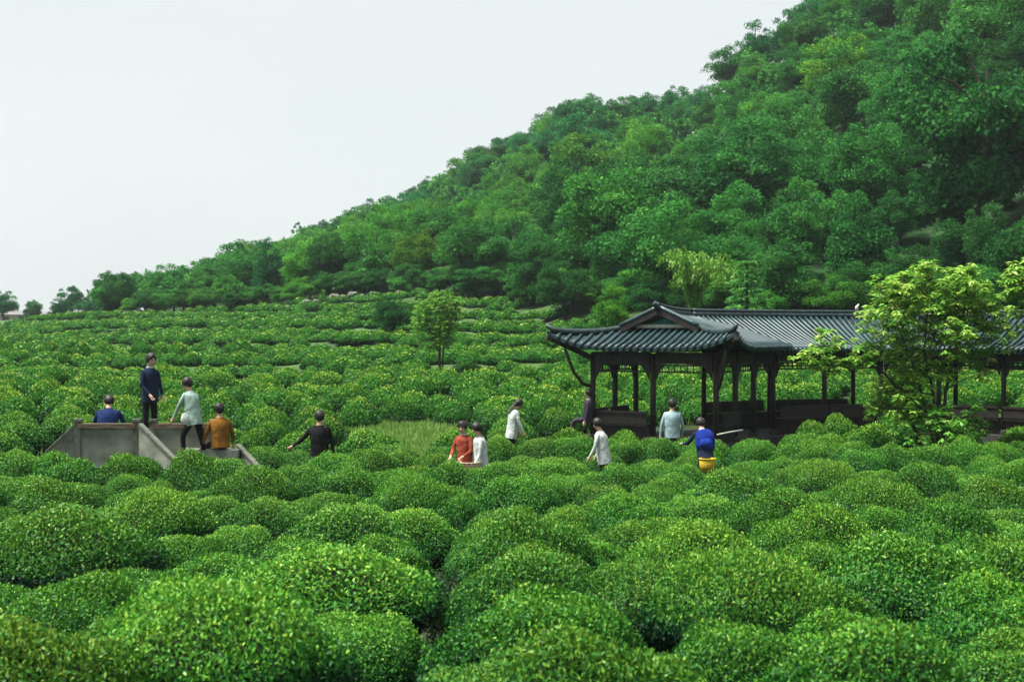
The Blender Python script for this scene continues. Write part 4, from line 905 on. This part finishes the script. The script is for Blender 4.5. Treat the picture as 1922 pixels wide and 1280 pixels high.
    for (u, rx, ry) in rings:
        G.append([pel + up * u + rt * rx * bulk * math.cos(6.2832 * k / n) + fw * (ry * bulk * math.sin(6.2832 * k / n) + .005) + (rt * math.cos(6.2832 * k / n) + fw * math.sin(6.2832 * k / n)) * (.011 * math.sin(k * 6.2832 / n * 5 + u * 9) * (1 if u < .4 else .2) + .008 * math.sin(u * 40 + k * 6.2832 / n)) for k in range(n + 1)])
    mb.grid(G); mb.build('jacket', top, e, True)
    if collar:
        mb = MB(); G = [[pel + up * (.50 + .05 * i) + rt * (.074 - .006 * i) * math.cos(6.2832 * k / 12) + fw * ((.078 - .006 * i) * math.sin(6.2832 * k / 12) + .005) for k in range(13)] for i in range(2)]; mb.grid(G); mb.build('collar', collar, e, True)
    # hair: cap over the top and back of the head
    Mh = Matrix((rt, hf, hu)).transposed().to_4x4(); Mh.translation = headc; vs = []; mb = MB(); G = []
    for i in range(8):
        ph = math.pi * .5 * i / 7 * (1.0); row = []
        for k in range(17):
            a = 6.2832 * k / 16; back = .5 - .5 * math.sin(a); el = math.pi / 2 - (i / 7) * (1.0 + 1.8 * back ** .6)
            rr = .112 - .014 * (i / 7) ** 2 + .006 * math.sin(3 * a + i) + .004 * math.sin(7 * a + 2 * i) * (i > 0); row.append(Mh @ V3((rr * math.cos(el) * math.cos(a), rr * math.cos(el) * math.sin(a) * 1.1 - .008, rr * math.sin(el) * 1.16)))
        G.append(row)
    mb.grid(G)
    if hair == 'long':
        G = [[Mh @ V3(((.085 - .02 * j / 5) * math.cos(a), -.075 - .03 * math.sin(a) - .01 * j, -.02 - .06 * j)) for a in np.linspace(0, 3.1416, 9)] for j in range(6)]; mb.grid(G)
    if hair == 'bun': mb.lathe([(0, .05), (.035, .04), (.05, 0), (.035, -.04), (0, -.05)], 8, Mh @ Matrix.Translation((0, -.135, .03)))
    mb.build('hair', hair_m, e, True)
    for s in (-1, 1):
        mb = MB(); mb.lathe([(0, .009), (.009, .005), (.011, 0), (.009, -.005), (0, -.009)], 6, Mh @ Matrix.Translation((s * .032, .088, .0))); mb.build('eye', eye_m, e, True)
    tag(e, label, 'person'); return e
def at(px, Y, z=None):
    x = (px - CX) / F * Y; return Vector((x, Y, (gz(x, Y) if z is None else CZ + z)))
navy = cloth('navy_cloth', (.012, .02, .05)); black = cloth('black_cloth', (.012, .011, .013)); blue = cloth('blue_cloth', (.01, .024, .09)); mint = cloth('mint_cloth', (.28, .4, .35))
ochre = cloth('ochre_cloth', (.19, .085, .014)); white = cloth('white_cloth', (.5, .55, .54)); coral = cloth('coral_cloth', (.3, .06, .035)); pale = cloth('pale_blue_cloth', (.28, .39, .42)); brown = cloth('brown_cloth', (.05, .025, .02)); beige = cloth('beige_cloth', (.4, .32, .24)); dusk = cloth('dusk_cloth', (.05, .04, .06))
person('person in a blue jacket sitting hunched on the deck, seen from behind', at(202, 28.35, -2.2), 8, 1.68, blue, black, dict(SIT, lean=.28, nod=.25, ua_l=(-.45, .45, -.9), fa_l=(.35, .8, -.5), ua_r=(.45, .45, -.9), fa_r=(-.35, .8, -.5)), bulk=1.15)
person('person in a dark navy suit with white collar standing on the deck', at(281, 29.0, -2.245), -128, 1.76, navy, black, dict(nod=.2, ua_l=(-.2, .1, -1), fa_l=(.1, .5, -.9), ua_r=(.2, .12, -1), fa_r=(-.25, .6, -.7)), collar=white, coat=.16)
person('person in a pale mint jacket and black trousers stepping across the deck', at(364, 27.95, -2.55), 62, 1.66, mint, black, dict(lean=.22, nod=.1, hip=.86, ua_l=(-.15, .5, -1), fa_l=(-.05, .5, -.9), ua_r=(.15, .3, -1), fa_r=(0, .7, -.8), th_l=(-.1, .5, -.9), sh_l=(-.02, -.1, -1), th_r=(.1, -.2, -1), sh_r=(0, -.28, -1)), coat=.18)
person('person with short dark hair in an ochre jacket sitting on the deck edge', at(414, 28.0, -2.36), 28, 1.66, ochre, black, dict(SIT, lean=.12, ua_l=(-.42, .1, -1), fa_l=(-.2, .3, -.9), ua_r=(.42, .1, -1), fa_r=(.1, .4, -.8)), bulk=1.05)
person('person all in black seen from behind, reaching out over the tea bushes', at(600, 28.5), 2, 1.72, black, black, dict(ua_l=(-.62, .1, -.75), fa_l=(-.75, .25, -.5), ua_r=(.3, 0, -1), fa_r=(.05, .12, -1), nod=.12), bulk=1.05, coat=.2)
person('person in a coral jacket walking between the tea bushes, left of a pair', at(872, 28.95), 150, 1.63, coral, brown, dict(lean=.06, nod=.2, ua_l=(-.25, .25, -1), fa_l=(.3, .8, -.4), ua_r=(.25, .25, -1), fa_r=(-.3, .8, -.4), th_l=(-.05, .2, -1), th_r=(.05, -.2, -1), sh_r=(0, -.25, -1)), hair='bun', coat=.2, collar=white)
person('person in a long white coat walking close behind the one in coral', at(904, 28.75), 105, 1.63, white, brown, dict(lean=.1, nod=.25, ua_l=(-.2, .1, -1), fa_l=(-.1, .5, -.9), ua_r=(.2, .1, -1), fa_r=(.1, .5, -.9), th_l=(-.05, .2, -1), th_r=(.05, -.2, -1)), hair='long', coat=.32)
person('person in white with head bent, walking right behind the hedge row', at(961, 34.4), -75, 1.62, white, black, dict(lean=.14, nod=.5, ua_l=(-.2, .2, -1), fa_l=(0, .45, -.9), ua_r=(.2, .25, -1), fa_r=(0, .4, -.9)), hair='long', coat=.22)
person('person in a white shirt among the bushes in front of the pavilion', at(1133, 30.2), 70, 1.62, white, black, dict(lean=.16, nod=.15, ua_l=(-.2, .2, -1), fa_l=(0, .5, -.9), ua_r=(.2, .2, -1), fa_r=(0, .4, -.9)), coat=.22)
person('person in a pale blue shirt standing before the pavilion, seen from behind', at(1262, 34.7), 0, 1.74, pale, black, dict(ua_l=(-.3, 0, -1), fa_l=(-.12, .1, -1), ua_r=(.28, .05, -1), fa_r=(.0, .4, -.9), nod=.15), coat=.12, bulk=1.05)
worker = person('person in a white scarf bending under a blue pack, right of centre', at(1324, 29.4), 12, 1.64, navy, black, dict(lean=.42, hip=.87, nod=.1, ua_l=(-.45, .45, -.8), fa_l=(-.1, .9, -.1), ua_r=(.45, .45, -.8), fa_r=(.1, .9, -.1)), collar=white, coat=.15)
person('person in a pale top and dark trousers sitting against the pavilion corner post', at(1104, 37.15, FLOOR + .46), 80, 1.62, dusk, dusk, dict(SIT, lean=-.03), collar=white)
# things carried
def pack(loc, rz, label):
    e = empty('backpack', loc, rz); mb = MB(); mb.lathe([(0, 0), (.17, .01), (.2, .08), (.21, .25), (.19, .38), (.12, .45), (0, .46)], 14, None, 0, 1.0, .72); mb.build('bag', cloth('pack_blue', (.008, .025, .2)), e, True)
    mb = MB(); mb.lathe([(0, 0), (.12, .01), (.13, .1), (.11, .17), (0, .18)], 12, Matrix.Translation((0, -.11, .05)), 0, 1, .5); mb.build('pocket', cloth('pack_pocket', (.01, .033, .24)), e, True)
    for s in (-1, 1):
        mb = MB(); mb.tube([(s * .1, .1, .05), (s * .14, .24, .2), (s * .13, .22, .38), (s * .09, .08, .44)], .018, 6); mb.build('strap', black, e, True)
    tag(e, label, 'bag'); return e
wl = worker.location
b_ = pack(wl + Vector((.0, -.02, .88)), 0, 'round bright blue pack on the back of the bending worker'); b_.rotation_euler = (-.35, 0, 0)
def basket(loc, label, col, r0=.17, h=.26, rimc=None):
    e = empty('basket', loc); m_ = noise_mat('basket_' + label[:6], tuple(c * .75 for c in col), col, 30, .7, .6); mb = MB(); mb.lathe([(0, 0), (r0 * .8, 0), (r0 * .95, h * .5), (r0, h), (r0 * .92, h), (r0 * .86, h * .5), (r0 * .7, .03), (0, .03)], 16); mb.build('shell', m_, e, True)
    mb = MB(); mb.tube([(r0 * math.cos(a), r0 * math.sin(a), h) for a in np.linspace(0, 6.2832, 17)], .014, 6); mb.build('rim', rimc or m_, e, True)
    tag(e, label, 'basket'); return e
basket(wl + Vector((.0, -.28, .44)), 'bright yellow basket hanging below the blue pack', (.46, .32, .012), .17, .3)
c_ = at(880, 28.62); basket(c_ + Vector((0, 0, .62)), 'beige basket held by the pair of walkers', (.42, .32, .22), .26, .2)
bagp = at(347, 27.75); e = empty('carrier_bag', P(347, 797, 27.75)); mb = MB(); mb.lathe([(0, 0), (.07, .01), (.085, .1), (.06, .2), (.02, .24)], 10, None, 0, 1, .5); mb.build('bag', white, e, True)
mb = MB(); mb.tube([(-.02, 0, .23), (0, 0, .32), (.02, 0, .23)], .008, 5); mb.build('handle', white, e, True); tag(e, 'small white carrier bag held by the person in mint', 'bag')
mb = MB(); mb.tube([P(1346, 816, 33.4), P(1370, 811, 33.5), P(1394, 807, 33.6)], [.022, .02, .018], 8); o = mb.build('bamboo_pole', noise_mat('pale_pole', (.2, .22, .19), (.34, .36, .32), 12, .6, .2), None, True); tag(o, 'pale pole lying on the hedge right of the blue pack', 'pole')

# ------------------------------------------------------------------ damp air between the camera and the ridge
mb = MB(); mb.box((0, 260, 30), (1400, 720, 90)); hz_o = mb.build('haze', bpy.data.materials.new('haze'))
hm = hz_o.data.materials[0]; hm.use_nodes = True; ht = hm.node_tree; ht.nodes.clear(); ho = ht.nodes.new('ShaderNodeOutputMaterial'); pv = ht.nodes.new('ShaderNodeVolumePrincipled')
pv.inputs['Color'].default_value = (.82, .92, 1, 1); pv.inputs['Density'].default_value = .00018; pv.inputs['Anisotropy'].default_value = .2; ht.links.new(pv.outputs[0], ho.inputs['Volume'])
tag(hz_o, 'thin damp air over the whole valley', 'haze', kind='stuff')
